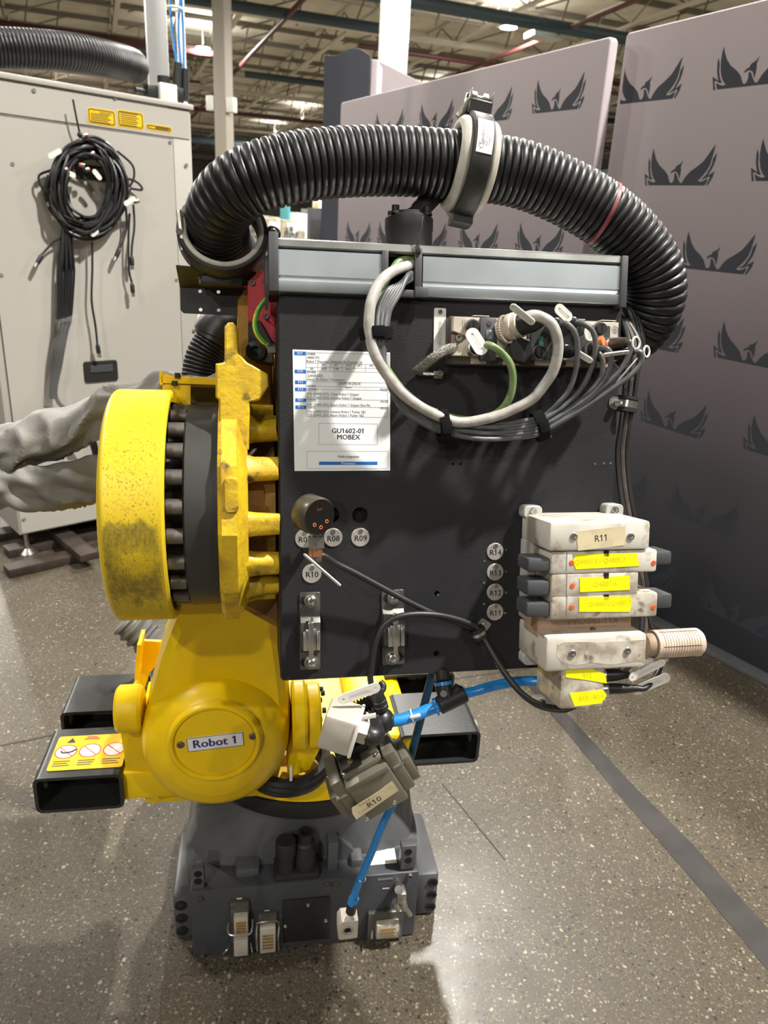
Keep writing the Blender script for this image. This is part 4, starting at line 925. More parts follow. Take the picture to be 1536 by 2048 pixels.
hl(305, 1275, 272); hl(305, 1275, 320); vl(308, 140, 905); vl(1274, 150, 905)
for x in (447, 590, 733, 875, 1008): vl(x, 275, 365)
for x0, x1, y0, y1 in ((457, 1150, 985, 1233), (318, 1275, 1313, 1520)): hl(x0, x1, y0); hl(x0, x1, y1); vl(x0, y0, y1, x0); vl(x1, y0, y1, x0)
bx('print_lettering', tx, ink, sh, smooth=0, kind='stuff'); bx('blue_header', bl, blue_ink, sh, smooth=0); bx('white_lettering', wt, white_ink, sh, smooth=0); bx('table_rules', ln, ink_grey, sh, smooth=0)
# trunking rail
def extr(prof, u0, u1):
    b = MB(); n = len(prof); b.add([B.p(u0, v, w) for w, v in prof]+[B.p(u1, v, w) for w, v in prof], [(i, (i+1) % n, n+(i+1) % n, n+i) for i in range(n)]+[tuple(range(n)), tuple(range(n, 2*n))[::-1]]); return b
g0, g1 = B.uv(766, 530, .013)[0], B.uv(846, 530, .013)[0]; rl, rr = B.uv(557, 540, .013)[0], B.uv(1240, 550, .013)[0]
face = [(-.01, .313), (.013, .313), (.0145, .315), (.0145, .328), (.012, .330), (.0115, .334), (.0135, .336), (.0135, .372), (.009, .374), (-.01, .374)]
rail = bx('trunking_rail', extr([(-.09, .3115), (-.09, .39), (-.011, .39), (-.011, .3115)], rl, rr), alu)
bx('trunking_cover', extr(face, rl, g0), alu, rail); bx('trunking_cover', extr(face, g1, rr), alu, rail)
bx('rail_lip', extr([(-.09, .3905), (.004, .3905), (.010, .389), (.0135, .386), (.0135, .378), (.0095, .376), (-.0105, .376), (-.0105, .3885), (-.09, .3885)], rl, rr), alu_lip, rail)
bx('cable_outlet', MB().box(B, g0, g1, .325, .375, -.012, -.0100), black_hole, rail)
a = B.uv(770, 505, .015)[0]; bx('outlet_clip', MB().box(B, g0-.002, g0+.008, .332, .378, -.008, .017, .0015), grey_dark, rail)
bx('outlet_clip', MB().box(B, g1-.013, g1-.002, .316, .384, -.008, .017, .0015).box(B, g1-.013, g1+.008, .311, .327, -.002, .0175, .0015).box(B, g0-.002, g1-.012, .311, .322, -.008, .0152, .001), grey_dark, rail)
ec = bx('end_cap', MB().box(B, rl-.014, rl, .312, .396, -.09, .018, .001).prism(Fr(B.p(rl-.014, 0, 0), R=B.N, U=B.U), [(-.09, .30), (-.09, .385), (-.03, .372), (-.016, .345), (-.014, .318), (-.03, .29)], -.0, .005, .001), grey_dark, label='dark plastic end cap')
bx('end_cap', MB().box(B, rr, rr+.011, .308, .388, -.09, .018, .001), grey_dark, label='dark plastic end cap')
# toggle latch brackets
def latch(x0, y0, x1, y1, sk):
    a = B.uv(x0, y0, .004); c = B.uv(x1, y1, .004); w_, h_ = c[0]-a[0], a[1]-c[1]; f = Fr(B.p((a[0]+c[0])/2, (a[1]+c[1])/2, 0), R=B.R+B.U*sk, U=B.U-B.R*sk)
    o = bx('latch_bracket', MB().prism(f, rrect(-w_/2, w_/2, -h_/2, h_/2, .003), 0, .003, .0008), latch_grey, label='grey metal latch bracket with two socket bolts')
    hw = w_/2-.001
    bx('saddle', MB().prism(Fr(f.p(0, 0, .003), R=f.U, U=f.N), [(-h_*.27, 0), (-h_*.2, .013), (h_*.14, .013), (h_*.25, 0)], -hw, hw, .001), latch_grey, o)
    cl = MB().box(f, -.0075, .0085, -.027, .008, .0155, .019, .001)
    for s_ in (-1, 1): cl.box(f, s_*.0105-.0026+.001, s_*.0105+.0026+.001, -.025, .006, .0165, .025, .001)
    cl.box(f, -.003, .004, -.040, .028, .0165, .022, .0008).box(f, -.0045, .0045, .012, .020, .0165, .024, .001)
    bx('spring_clip', cl, steel, o, label='bright spring clip')
    for s_, off in ((1, .002), (-1, .002 if not sk else -.002)):
        vv = s_*(h_/2-.0125)
        bx('slot', MB().prism(f, (rrect(-.0155, .010, vv-.0065, vv+.0065, .006) if (not sk or s_ > 0) else rrect(-.010, .0165, vv-.0065, vv+.0065, .006)), .0031, .0036), black_hole, o)
        bx('washer', MB().lathe(f.p(off, vv, .0035), f.N, [(.006, .002), (.0115, .002), (.0118, 0)], 24), steel, o)
        bx('bolt_head', MB().lathe(f.p(off, vv, .0055), f.N, [(.009, 0), (.009, .002), (.0065, .005), (.0038, .0055), (.0036, .003), (0, .003)], 20), steel, o)
latch(599, 1186, 641, 1339, 0); latch(765, 1181, 808, 1329, .02)

# ================================================================== THINGS ON THE BOX
b0 = B.uv(868, 616); b1 = B.uv(890, 709)
t = thing('marker_plate', 'narrow white marker plate standing upright beside the network module', 'marker', B.P(879, 660))
build('plate', MB().prism(B, rrect(b0[0], b1[0], b1[1], b0[1], .002), 0, .0015), lab_white, t)
u, v = B.uv(880, 624); screw(B, u, v, .0015, .0035, .002, bolt_steel, t)
mf = Fr(B.P(879, 666), R=-B.U, U=B.R); build('lettering', MB().text(mf, 0, 0, .0018, '+ROB1-0ZZ1000', .0075, sx=.7), M('faded_ink', (.45, .44, .42), .6), t, smooth=0)
# network module
wM = .036
a = B.uv(903, 629, wM); c = B.uv(1236, 735, wM); mu0, mu1, mv0, mv1 = a[0], c[0], c[1], a[1]
nm = thing('network_module', 'dusty metal fieldbus module with rows of plug sockets under the trunking rail', 'network module', B.p((mu0+mu1)/2, mv0, 0))
build('housing', MB().box(B, mu0, mu1, mv0, mv1, 0.0005, .024, .002), module_dark, nm)
topm = [(mu0+.003, mv0+.012), (mu0+.003, mv0+.012+.01), (mu0+.028, mv0+.04), (mu0+.003, mv1-.024), (mu0+.003, mv1-.003), (mu1-.002, mv1-.003), (mu1-.002, mv0+.030), (mu1-.014, mv0+.012)]
build('top_plate', MB().prism(B, topm, .024, wM, .0015), module_beige, nm)
build('recess', MB().prism(B, [(mu0+.003, mv0+.016), (mu0+.003, mv1-.028), (mu0+.029, mv0+.041), (mu0+.029, mv0+.037)], .0245, .027), brown_block, nm)
st = MB()
for k in range(5): st.box(B, mu0+.035+.052*k, mu0+.060+.052*k, mv0+.001, mv0+.011, .0242, .0255).box(B, mu0+.035+.052*k, mu0+.060+.052*k, mv1-.0008, mv1+.0004, .016, .035)
build('label_strip', st, module_beige, nm)
def NZ(x, y, w): return B.uv(860+x/5.908, 580+y/5.908, w)
def NZP(x, y, w): return B.P(860+x/5.908, 580+y/5.908, w)
def nbox(x0, y0, x1, y1, w0, w1, bev=.002):
    a = NZ(x0, y0, w1); c = NZ(x1, y1, w1); return MB().box(B, a[0], c[0], c[1], a[1], w0, w1, bev)
dp = build('display_panel', nbox(595, 318, 785, 840, wM, wM+.009, .003), grey_dark, nm)
build('screen', nbox(665, 468, 740, 580, wM+.009, wM+.0098, .0005), screen, dp)
u, v = NZ(703, 393, wM+.01); build('button', MB().lathe(B.p(u, v, wM+.009), B.N, [(0, .001), (.0038, .001), (.0044, 0)], 18), module_dark, dp)
a = B.uv(1063, 646, wM+.004); c = B.uv(1218, 724, wM+.004)
io = build('io_panel', MB().prism(B, rrect(a[0], c[0], c[1], a[1], .003), wM, wM+.004, .001), M('smoked_grey_panel', (.055, .055, .055), .28), nm)
led = MB()
for x, y in ((1082, 677), (1082, 687), (1155, 680), (1155, 690), (1120, 672), (1120, 690)):
    u, v = B.uv(x, y, wM+.004); led.lathe(B.p(u, v, wM+.0042), B.N, [(0, .0003), (.0042, .0003), (.0042, 0)], 16)
build('led_window', led, M('green_led_window', (.08, .30, .24), .4), nm)
lu = Fr(B.P(1048, 680, wM), R=B.U, U=-B.R); build('lettering', MB().text(lu, 0, 0, .0004, 'LU', .020, bold=.0004), ink, nm, smooth=0)
lx = MB()
for x, y, n_, l in ((925, 640, 4, .012), (940, 640, 3, .014), (1228, 655, 3, .010)):
    for k in range(n_):
        u, v = B.uv(x, y, wM); lx.rect(B, u+.002*k*1.6, u+.002*k*1.6+.0009, v-l, v, wM+.0004)
build('small_print', lx, ink_grey, nm, smooth=0, kind='stuff')
u, v = B.uv(1230, 659, wM); build('rosette', MB().lathe(B.p(u, v, wM+.0002), B.N, [(.0042, .0002), (.0052, .0002)], 24).lathe(B.p(u, v, wM+.0002), B.N, [(0, .0002), (.0018, .0002)], 12), ink_grey, nm, smooth=0)
def slotcap(x, y, r=.0095):
    u, v = B.uv(x, y, wM+.012); f = B.at(B.p(u, v, wM)); o = build('socket_cap', MB().lathe(f.o, B.N, [(0, .013), (r-.0015, .013), (r, .011), (r, 0)], 24), black_pl, nm)
    build('cap_ring', MB().lathe(f.o, B.N, [(r+.0022, 0), (r+.0022, .005), (r, .005)], 24), steel, o)
    build('cap_slot', MB().box(B, u-.0011, u+.0011, v-r*.8, v+r*.8, wM+.0128, wM+.0136), black_hole, o)
slotcap(948, 652); slotcap(1083, 704); slotcap(1204, 657); slotcap(1159, 661)
def hexcap(x, y, r):
    p = B.P(x, y, wM+.016); d = B.N*1+B.R*.1; build('hex_cap', MB().lathe(B.P(x, y, wM)+B.N*0, B.N, [(r*.8, 0), (r*.8, .006), (r, .006), (r, .024), (r*.9, .026), (0, .026)], 6, ph=.3), black_pl, nm, smooth=.3)
hexcap(1031, 703, .0205)
def boltcap(x, y, r, w): u, v = B.uv(x, y, w); screw(B, u, v, w-.003, r, .007, steel, nm, 'socket_bolt')
boltcap(917, 676, .0062, .030); boltcap(913, 697, .0045, .031)
# plugs: thing per cable
def cabletag(parent, A, Bq, wd=.011, up=None, holes=True):
    d = (Bq-A)/np.linalg.norm(Bq-A); l = np.linalg.norm(Bq-A); U_ = np.cross(B.N, d) if up is None else up
    f = Fr(A, R=d, U=U_)
    o = build('cable_tag', MB().holed(f, rrect(0, l, -wd/2, wd/2, wd*.48), [[(wd*.45+.0022*math.cos(t*math.pi/4), .0022*math.sin(t*math.pi/4)) for t in range(8)], [(l-wd*.45+.0022*math.cos(t*math.pi/4), .0022*math.sin(t*math.pi/4)) for t in range(8)]], -.001, .0006).prism(f, rrect(0, l, -wd/2, wd/2, wd*.48), -.0012, -.001), tag_white, parent, label='white plastic identification tag')
    build('tag_marking', MB().rect(f, l*.25, l*.78, -wd*.13, wd*.02, .0008).rect(f, l*.25, l*.7, wd*.06, wd*.16, .0008), M('faint_grey_ink', (.58, .56, .52), .6), o, smooth=0)
    return o
def plugc(parent, p0, d, r, l, m=black_pl, ring=True):
    d = np.array(d)/np.linalg.norm(d)
    if ring:
        o = build('plug_ring', MB().lathe(p0, d, [(r*.9, 0), (r*1.1, .001), (r*1.1, l*.3), (r*.95, l*.33), (0, l*.33)], 18), steel, parent)
    build('plug_body', MB().lathe(p0+d*l*.3, d, [(r*.95, 0), (r*.9, l*.3), (r*.62, l*.62), (r*.5, l*.7), (0, l*.7)], 16), m, parent)
    return p0+d*l
# big grey power cable
t = thing('power_cable', 'thick pale grey cable looping from the big knurled plug round to the trunking outlet', 'cable', B.P(1071, 631, .08), 'cables looping across the black box')
d = B.R*.50+B.U*.16+B.N*.62
p0 = B.P(1003, 662, wM)
build('knurled_ring', MB().lathe(p0, d, [(0, 0), (.0185, 0), (.0185, .016), (.0215, .017), (.0215, .025), (.019, .026), (.019, .034), (.0175, .035), (0, .035)], 30), module_beige, t, label='knurled metal coupling ring')
kd = d/np.linalg.norm(d); kb = MB(); ka = np.cross(kd, B.U); ka /= np.linalg.norm(ka); kc = np.cross(kd, ka)
for k in range(34):
    t_ = 2*math.pi*k/34; q = p0+(ka*math.cos(t_)+kc*math.sin(t_))*.0205; kb.cyl(q+B.N*.0155, q+B.N*.0245, .0013, n=5)
build('knurl', kb, module_beige, t, kind='stuff')
build('plug_body', MB().lathe(p0+d/np.linalg.norm(d)*.033, d, [(.0165, 0), (.0165, .022), (.013, .034), (.0095, .040), (0, .040)], 24), black_pl, t)
lgp = [(1052, 634, .095), (1071, 631, .10), (1098, 643, .105), (1112, 666, .105), (1116, 698, .10), (1108, 738, .093), (1088, 771, .085), (1063, 799, .078), (1023, 820, .07), (983, 835, .066), (926, 845, .064), (890, 837, .064), (853, 821, .066), (809, 791, .07), (777, 754, .072), (752, 714, .074), (740, 674, .074), (738, 641, .074), (743, 601, .07), (760, 565, .058), (784, 544, .04), (812, 533, .012), (835, 528, -.006)]
build('cable', MB().tube([B.P(*p) for p in lgp], .0080, 14), cable_lg, t)
cabletag(t, B.P(1021, 610, .115), B.P(1068, 648, .115), .012, up=B.N*.8+B.U*.6)
# dark grey sensor cables
def lower(i):   # shared run along the bottom of the loop; i = lane 0..5
    o = i-2.5; k = 8.2
    return [(1090, 846+o*k*.72, .060+.006*(i % 2)), (1075, 853+o*k*.8, .06), (1023, 861+o*k*.72, .056), (962, 863+o*k*.72, .053+.008*(i % 2)), (893, 851+o*k*.75, .053), (848, 831+o*k*.85, .056), (803, 796+o*k*1.0, .058), (772, 750+o*k*.2, .06+.008*(i % 2))]
def leftrun(i):
    o = i-2.5
    return [(761-o*2.8, 705, .062+.006*(i % 2)), (763-o*3.6, 668, .064+.006*(i % 2)), (768-o*4.4, 622, .060), (786-o*4.6, 585+o*-1.5, .05), (806-o*2.6, 563+3*o, .035), (822, 553+2.5*o, .012), (833, 549+o*2, -.004)]
starts = [([(1120, 647, .085), (1134, 648, .092), (1149, 664, .095), (1155, 692, .092), (1152, 738, .085), (1139, 778, .078), (1115, 808, .07)], 0, 1, (1108, 650), 'dark grey sensor cable dropping from the upper socket row, nearest the pale power cable'),
          ([(1152, 645, .085), (1168, 648, .093), (1185, 662, .096), (1191, 688, .094), (1186, 725, .088), (1168, 768, .08), (1138, 804, .07)], 1, 1, (1142, 648), 'dark grey sensor cable dropping from the upper socket row, second along'),
          ([(1192, 702, .075), (1203, 714, .08), (1206, 736, .08), (1198, 760, .077), (1172, 792, .072), (1130, 822, .065)], 2, 1, (1180, 700), 'dark grey sensor cable emerging among the lower plugs behind its neighbours'),
          ([(1196, 697, .09), (1213, 697, .10), (1222, 712, .10), (1219, 738, .095), (1200, 771, .088), (1164, 804, .08), (1126, 829, .07)], 3, 1, (1180, 697), 'dark grey sensor cable curling over the lower plugs in a tight bend'),
          ([(1256, 682, .098), (1263, 690, .10), (1258, 710, .098), (1237, 744, .092), (1193, 785, .085), (1145, 823, .074)], 4, 1, (1212, 690), 'dark grey sensor cable from the olive plug that points past the box edge'),
          ([(1268, 703, .10), (1281, 705, .103), (1283, 722, .102), (1264, 748, .098), (1225, 777, .09), (1164, 818, .078)], 5, 1, (1215, 712), 'outermost dark grey sensor cable reaching beyond the box edge')]
for st_, i, _, pl0, lab in starts:
    t = thing('sensor_cable', lab, 'cable', B.P(*st_[0]), 'cables looping across the black box')
    pts = [B.P(*p) for p in st_+lower(i)+leftrun(i)]
    build('cable', MB().tube(pts, .0042, 9, smooth=6), cable_dg, t)
    pA = B.P(*pl0, wM+.006); dd = pts[0]-pA; r_ = .0095
    plugc(t, pA, dd, r_, np.linalg.norm(dd), gauge_side if i == 4 else black_pl)
    if i == 0: cabletag(t, B.P(1112, 612, .095), B.P(1142, 640, .09), .016)
    if i == 1: cabletag(t, B.P(1177, 652, .062), B.P(1183, 682, .062), .018)
    if i == 2: cabletag(t, B.P(1146, 700, .085), B.P(1184, 724, .095), .010, up=B.N*.7+B.U*.6)
    if i == 3: cabletag(t, B.P(1205, 711, .105), B.P(1258, 704, .11), .010, up=B.N*.85+B.U*.4)
    if i == 4: build('cable_tie', MB().torus(B.P(1272, 686, .10), B.R*.5+B.N, .009, .0016, 18, 6), tag_white, t); build('colour_ring', MB().cyl(B.P(1200, 684, .058), B.P(1207, 682, .062), .0085, n=14), orange_m, t)
    if i == 5: cabletag(t, B.P(1232, 768, .085), B.P(1276, 716, .10), .010, up=B.N*.7-B.R*.5); build('cable_tie', MB().torus(B.P(1293, 703, .10), B.R*.6+B.N, .008, .0016, 18, 6), tag_white, t); build('colour_ring', MB().cyl(B.P(1206, 720, .055), B.P(1214, 716, .06), .0085, n=14), M('dull_red', (.30, .05, .02), .5), t)
# lower row plugs without visible cable
t = thing('dust_plug', 'black round plug screwed into the lower socket row beside the pale cable', 'plug', B.P(1130, 700, .05)); pA = B.P(1122, 705, wM+.004); plugc(t, pA, B.P(1150, 702, .085)-pA, .0105, .05)
t = thing('dust_plug', 'black round cap in the lowest socket beneath the olive plug', 'plug', B.P(1240, 720, .05)); pA = B.P(1236, 722, wM+.004); plugc(t, pA, B.N, .011, .03)
# green bus cable
t = thing('bus_cable', 'dusty green cable curving down from the display socket behind the pale cable', 'cable', B.P(979, 692, .07), 'cables looping across the black box')
pA = B.P(944, 698, wM); e = plugc(t, pA, B.P(972, 690, .08)-pA, .0105, .038)
gp = [(972, 690, .078), (984, 693, .085), (1003, 706, .085), (1021, 730, .082), (1026, 763, .078), (1017, 800, .07), (990, 828, .055), (940, 840, .049), (880, 828, .049), (825, 800, .05), (778, 745, .052), (752, 690, .052), (748, 640, .052), (758, 590, .045), (782, 545, .02), (800, 522, .004), (830, 519, -.004)]
build('cable', MB().tube([B.P(*p) for p in gp], .0058, 12), cable_gn, t)
cabletag(t, B.P(938, 658, .075), B.P(969, 708, .082), .021)
# hook-and-loop straps
for i, (x, y, w, d, R_, wd, lab) in enumerate(((752, 667, .066, (-.06, 1), .021, .017, 'black hook-and-loop strap round the cable bundle below the trunking outlet'), (886, 853, .058, (.98, .12), .0225, .016, 'black hook-and-loop strap at the bottom of the loop nearest the data sheet'), (1079, 852, .061, (.94, .30), .0205, .017, 'black hook-and-loop strap where the sensor cables fan out'))):
    ax = B.R*d[0]+B.U*d[1]; ax = ax/np.linalg.norm(ax); c_ = B.P(x, y, w)
    b = MB().lathe(c_, ax, [(R_-.0015, -wd/2), (R_+.001, -wd/2), (R_+.0015, 0), (R_+.001, wd/2), (R_-.0015, wd/2), (R_-.002, 0), (R_-.0015, -wd/2)], 36)
    oth = np.cross(B.N, ax)
    out = []
    for v in b.v:
        r_ = np.array(v)-c_; h = r_@ax; x_ = r_@oth; z_ = r_@B.N
        out.append(tuple(c_+ax*h+oth*x_*1.1+B.N*z_*.72+np.array(noise.noise_vector(Vector(v)*160))*.0008))
    b.v = out
    t = thing('hook_strap', lab, 'strap', c_, 'hook-and-loop straps on the cable loop'); build('strap_band', b, velcro, t)
    build('strap_tail', MB().box(Fr(c_, R=ax, U=oth), -wd/2+.002, wd/2+.001, -R_*.5, R_*.35, R_*.73, R_*.73+.0025, .001), velcro, t)
# earth braid
t = thing('earth_braid', 'flat woven tinned braid bolted between the network module and the black box', 'braid', B.P(840, 745, .01))
bp2 = [B.P(914, 697, .032), B.P(893, 700, .045), B.P(865, 717, .05), B.P(842, 736, .035), B.P(835, 744, .018), B.P(845, 748, .008), B.P(872, 748, .005)]
b = MB().tube(bp2, .0085, 12, squash=.35, smooth=12); b.v = [tuple(np.array(v)+np.array(noise.noise_vector(Vector(v)*420))*.0006) for v in b.v]
build('braid', b, M('tinned_braid', (.36, .35, .31), .4, .7, var=(.18, .17, .15), vscale=420, contrast=(.45, .55), bump=1, bscale=700), t)
build('cable_lug', MB().pbox(B, 868, 742, 885, 757, .002, .006, .001), steel, t); u, v = B.uv(879, 748, .006); screw(B, u, v, .006, .006, .005, steel, t, 'lug_bolt')
# green and yellow earth wire at the box side
t = thing('earth_wire', 'green and yellow earth wire arching in front of the red plate', 'wire', B.P(515, 640, -.05))
ep = [(545, 592, -.05), (530, 601, -.045), (516, 622, -.04), (510.5, 645, -.04), (514, 665, -.04), (525, 681, -.042), (538, 690, -.045)]
build('green_half', MB().tube([B.P(*p) for p in ep], .0036, 10), earth_gn, t)
build('yellow_half', MB().tube([B.P(x-1.8, y+1.2, w) for x, y, w in ep], .0030, 10), earth_ye, t)
build('cable_lug', MB().cyl(B.P(534, 688, -.045), B.P(542, 700, -.045), .0055, n=10).cyl(B.P(535, 698, -.045), B.P(551, 698, -.045), .009, n=6), steel, t, smooth=.3)

# pressure sensor
t = thing('pressure_sensor', 'round dark pressure sensor with orange lit buttons over the R07 tag', 'sensor', B.P(630, 1080, .03))
c_ = B.P(640, 1034, .075); d = B.N*.85+B.R*.50-B.U*.12; d /= np.linalg.norm(d)
build('sensor_case', MB().lathe(c_-d*.034, d, [(0, 0), (.027, 0), (.0285, .003), (.0285, .030), (.0265, .033), (.0255, .033)], 40), gauge_side, t)
fc = Fr(c_, R=np.cross(np.array([0, 0, 1.]), d), U=[0, 0, 1]); fc = Fr(c_, R=np.cross([0, 0, 1.], d), U=np.cross(d, np.cross([0, 0, 1.], d)))
build('sensor_face', MB().lathe(c_, d, [(0, -.0005), (.0265, -.0005), (.0265, -.003)], 40), M('gloss_black_face', (.006, .006, .006), .12), t)
bt = MB(); bi = MB()
for u, v in ((-.010, -.010), (.001, -.016), (.012, -.009)): bt.lathe(fc.p(u, v, .0), d, [(.0017, .0005), (.0029, .0005), (.0029, -.001)], 14)
build('orange_button', bt, M('orange_button_ring', (.55, .17, .06), .4, emit=.06), t)
build('face_print', MB().text(fc, 0, .012, .0002, 'bar', .007), M('dim_red_print', (.22, .05, .03), .5), t, smooth=0)
sp = B.P(631, 1068, .052); up = B.U
build('hex_nut', MB().cyl(B.P(632, 1095, .05), B.P(632, 1073, .05), .0135, n=6, ref=B.N).cyl(B.P(632, 1073, .05), B.P(634, 1050, .058), .008, n=14), steel, t, smooth=.3)
build('copper_collar', MB().cyl(B.P(631, 1112, .05), B.P(632, 1095, .05), .0105, n=18), copper, t)
build('connector', MB().cyl(B.P(631, 1122, .05), B.P(631, 1110, .05), .009, .0105, n=16), cable_br, t)
build('mount_stub', MB().cyl(B.P(631, 1068, .0), B.P(631, 1068, .055), .006, n=12), black_pl, t)
t = thing('sensor_cable', 'thin black cable running from the round pressure sensor down to the valve block', 'cable', B.P(700, 1142, .04))
cc_ = [(634, 1112, .048), (648, 1112, .045), (672, 1127, .04), (710, 1146, .035), (760, 1173, .03), (820, 1205, .025), (880, 1233, .02), (930, 1250, .016), (956, 1264, .014), (972, 1286, .018), (992, 1320, .03), (1018, 1358, .05), (1050, 1393, .065), (1085, 1414, .07), (1125, 1420, .06), (1150, 1412, .05)]
build('cable', MB().tube([B.P(*p) for p in cc_], .0050, 10), cable_bk, t)
cabletag(t, B.P(607, 1108, .058), B.P(681, 1172, .055), .0062, up=B.N*.8+B.U*.6)
t = thing('sensor_cable', 'thin black cable arching over the second latch bracket up from the hanging valve', 'cable', B.P(745, 1330, .04))
cc_ = [(762, 1392, .03), (748, 1382, .03), (741, 1360, .03), (743, 1335, .032), (750, 1290, .035), (763, 1257, .036), (785, 1238, .036), (820, 1229, .034), (865, 1229, .03), (905, 1236, .024), (938, 1247, .02), (955, 1258, .02), (969, 1280, .024), (988, 1312, .036), (1013, 1350, .056), (1044, 1387, .072), (1082, 1410, .078), (1125, 1416, .068), (1150, 1408, .05)]
build('cable', MB().tube([B.P(*p) for p in cc_], .0048, 10), cable_bk, t)
t = thing('cable_clamp', 'rubber lined clamp pinning two black cables to the box beside the R11 tag', 'clamp', B.P(955, 1262))
build('clamp_tab', MB().prism(B.rot(-35, B.P(967, 1250)), rrect(-.010, .010, -.012, .009, .003), 0, .002), steel, t); u, v = B.uv(968, 1250); screw(B, u, v, .002, .0042, .003, steel, t)
ax = B.R*.45-B.U*.9; build('clamp_band', MB().lathe(B.P(956, 1265, .016), ax, [(.011, -.008), (.0135, -.008), (.0135, -.002), (.0115, -.001), (.0115, .003), (.0135, .004), (.0135, .009), (.011, .009), (.011, -.008)], 20), black_mat, t); build('clamp_strip', MB().lathe(B.P(956, 1265, .016), ax, [(.0112, -.003), (.0128, -.003), (.0128, .004), (.0112, .004)], 20), steel, t)

# cables down the side of the box
for i in range(5):
    o = (i-2)*5.5
    P = [(1250+o*.4, 640, -.03), (1268+o, 690, -.005), (1263+o, 750, .0), (1256+o*.8, 810, .0), (1250+o*.7, 850, .0), (1244+o*.8, 900, -.005), (1247+o*.8, 960, -.005), (1258+o*.8, 1030, .0), (1275+o*.7, 1110, .0), (1287+o*.7, 1180, .01), (1292+o*.7, 1240, .02), (1280+o*.6, 1300, .03), (1240+o, 1340, .035)]
    build('side_cable', MB().tube([B.P(x, y, w-.006*(i % 2)) for x, y, w in P], .0045, 8, smooth=6), cable_br if i in (1, 2, 3) else cable_bk, None, 'dusty brown-black cable running down the box side behind the valve stack', 'cable', 'cables down the side of the box')
t = thing('bundle_clamp', 'rubber clamp with bright socket bolt holding the side bundle to the box edge', 'clamp', B.P(1240, 806))
build('clamp_tab', MB().lathe(B.P(1229, 806, .0), B.N, [(0, .002), (.0105, .002), (.0108, 0)], 22), steel, t); u, v = B.uv(1231, 807, .004); screw(B, u, v, .002, .006, .009, steel, t)
build('clamp_band', MB().lathe(B.P(1253, 808, -.002), B.U+B.R*.15, [(.014, -.013), (.018, -.013), (.018, -.006), (.0155, -.005), (.0155, .006), (.018, .007), (.018, .012), (.014, .012), (.014, -.013)], 24), black_mat, t); build('clamp_strip', MB().lathe(B.P(1253, 809, -.002), B.U+B.R*.15, [(.0157, -.005), (.0172, -.005), (.0172, .006), (.0157, .006)], 24), steel, t)
for i in range(3):
    build('side_cable', MB().tube([B.P(x+i*6, y+i*2, w) for x, y, w in ((1225, 600, -.06), (1248, 612, -.05), (1262, 632, -.04), (1270, 660, -.03), (1274, 700, -.03))], .0055, 8), cable_bk, None, 'black cable bending over the box corner beneath the corrugated hose', 'cable', 'cables bending over the box corner')

# ================================================================== VALVE MANIFOLD
wF = .12
mn = thing('valve_manifold', 'stack of dusty white solenoid valve blocks with yellow tape bolted to the black box', 'valve manifold', B.P(1140, 1330, 0))
def mz(x, y, w): return B.uv(1000+x/3.491, 980+y/3.491, w)
def mzb(x0, y0, x1, y1, w0, w1, bev=.003):
    a = mz(x0, y0, w1); c = mz(x1, y1, w1); return MB().box(B, a[0], c[0], c[1], a[1], w0, w1, bev)
uL = .2283
def mvv(y, w): return mz(500, y, w)[1]
build('manifold_base', MB().box(B, uL, .372, mvv(1010, wF), mvv(415, wF), .0, .045, .003), manif_back, mn)
tb = build('top_block', mzb(352, 226, 1046, 416, .0, wF, .005), manif, mn)
for x in (515, 912):
    u, v = mz(x, 325, wF); screw(B, u, v, wF-.001, .0062, .003, steel, tb)
def ear(x, y0, y1):
    a = mz(x, y0, .02); u = a[0]; c = mz(x, y1, .02)
    o = build('mounting_ear', MB().prism(B, rrect(u-.016, u+.016, c[1], a[1], .008), .0, .022, .003), manif_back, mn); screw(B, u, (a[1]+c[1])/2+.002, .022, .0062, .004, steel, o); return o
ear(230, 108, 200); ear(800, 98, 195); ear(225, 1130, 1222)
for k, (y0, y1, xr, rs) in enumerate(((432, 572, 1095, True), (588, 738, 965, False), (738, 884, 1098, True))):
    vb = build('valve_body', mzb(362, y0, xr, y1, .035, wF-.004, .004), manif_dirty if k else manif, mn)
    a = mz(362, y0, wF-.004)[0]; s_ = build('solenoid', MB().box(B, uL-.0285, a+.002, mvv(y1-4, .112), mvv(y0+40, .112), .064, .112, .004), solenoid, mn, label='slate plastic solenoid end')
    if rs: c = mz(xr, y0, wF-.004)[0]; build('solenoid', MB().box(B, c-.002, c+.030, mvv(y1-30, .112), mvv(y0+12, .112), .060, .110, .004), solenoid, mn, label='slate plastic solenoid end')
    for x in ([500, 1072] if rs else [505]):
        u, v = mz(x, (y0+y1)/2+8, wF-.004); build('indicator', MB().lathe(B.p(u, v, wF-.0042), B.N, [(0, .0012), (.0038, .001), (.0044, 0)], 14), orange_led, vb, label='orange indicator dot')
    for x in (742, 468): u, v = mz(x, y0+4, wF-.004); build('notch', MB().box(B, u-.004 if x == 742 else u-.0003, u+.004 if x == 742 else u+.0003, mvv(y1-4, wF-.004) if x != 742 else v-.006, v+.003, wF-.0042, wF-.0032), black_hole if x == 742 else ink_grey, vb)
    build('valve_seam', MB().box(B, uL+.01, mz(xr-30, y0, wF)[0], mvv(y1+12, .09), mvv(y1-2, .09), .03, .095), manif_back, mn)
sb = build('spacer_block', mzb(262, 882, 915, 1002, .03, .088, .003), brown_block, mn, label='brown dusty spacer block with raised lettering')
u, v = mz(645, 920, .088); build('raised_lettering', MB().text(B, u, v+.001, .0886, 'VVS7040-11A', .0155, sx=1.0).rect(B, u-.042, u+.042, v-.0085, v-.0077, .0886), M('lettering_brown', (.22, .13, .085), .5), sb, smooth=0)
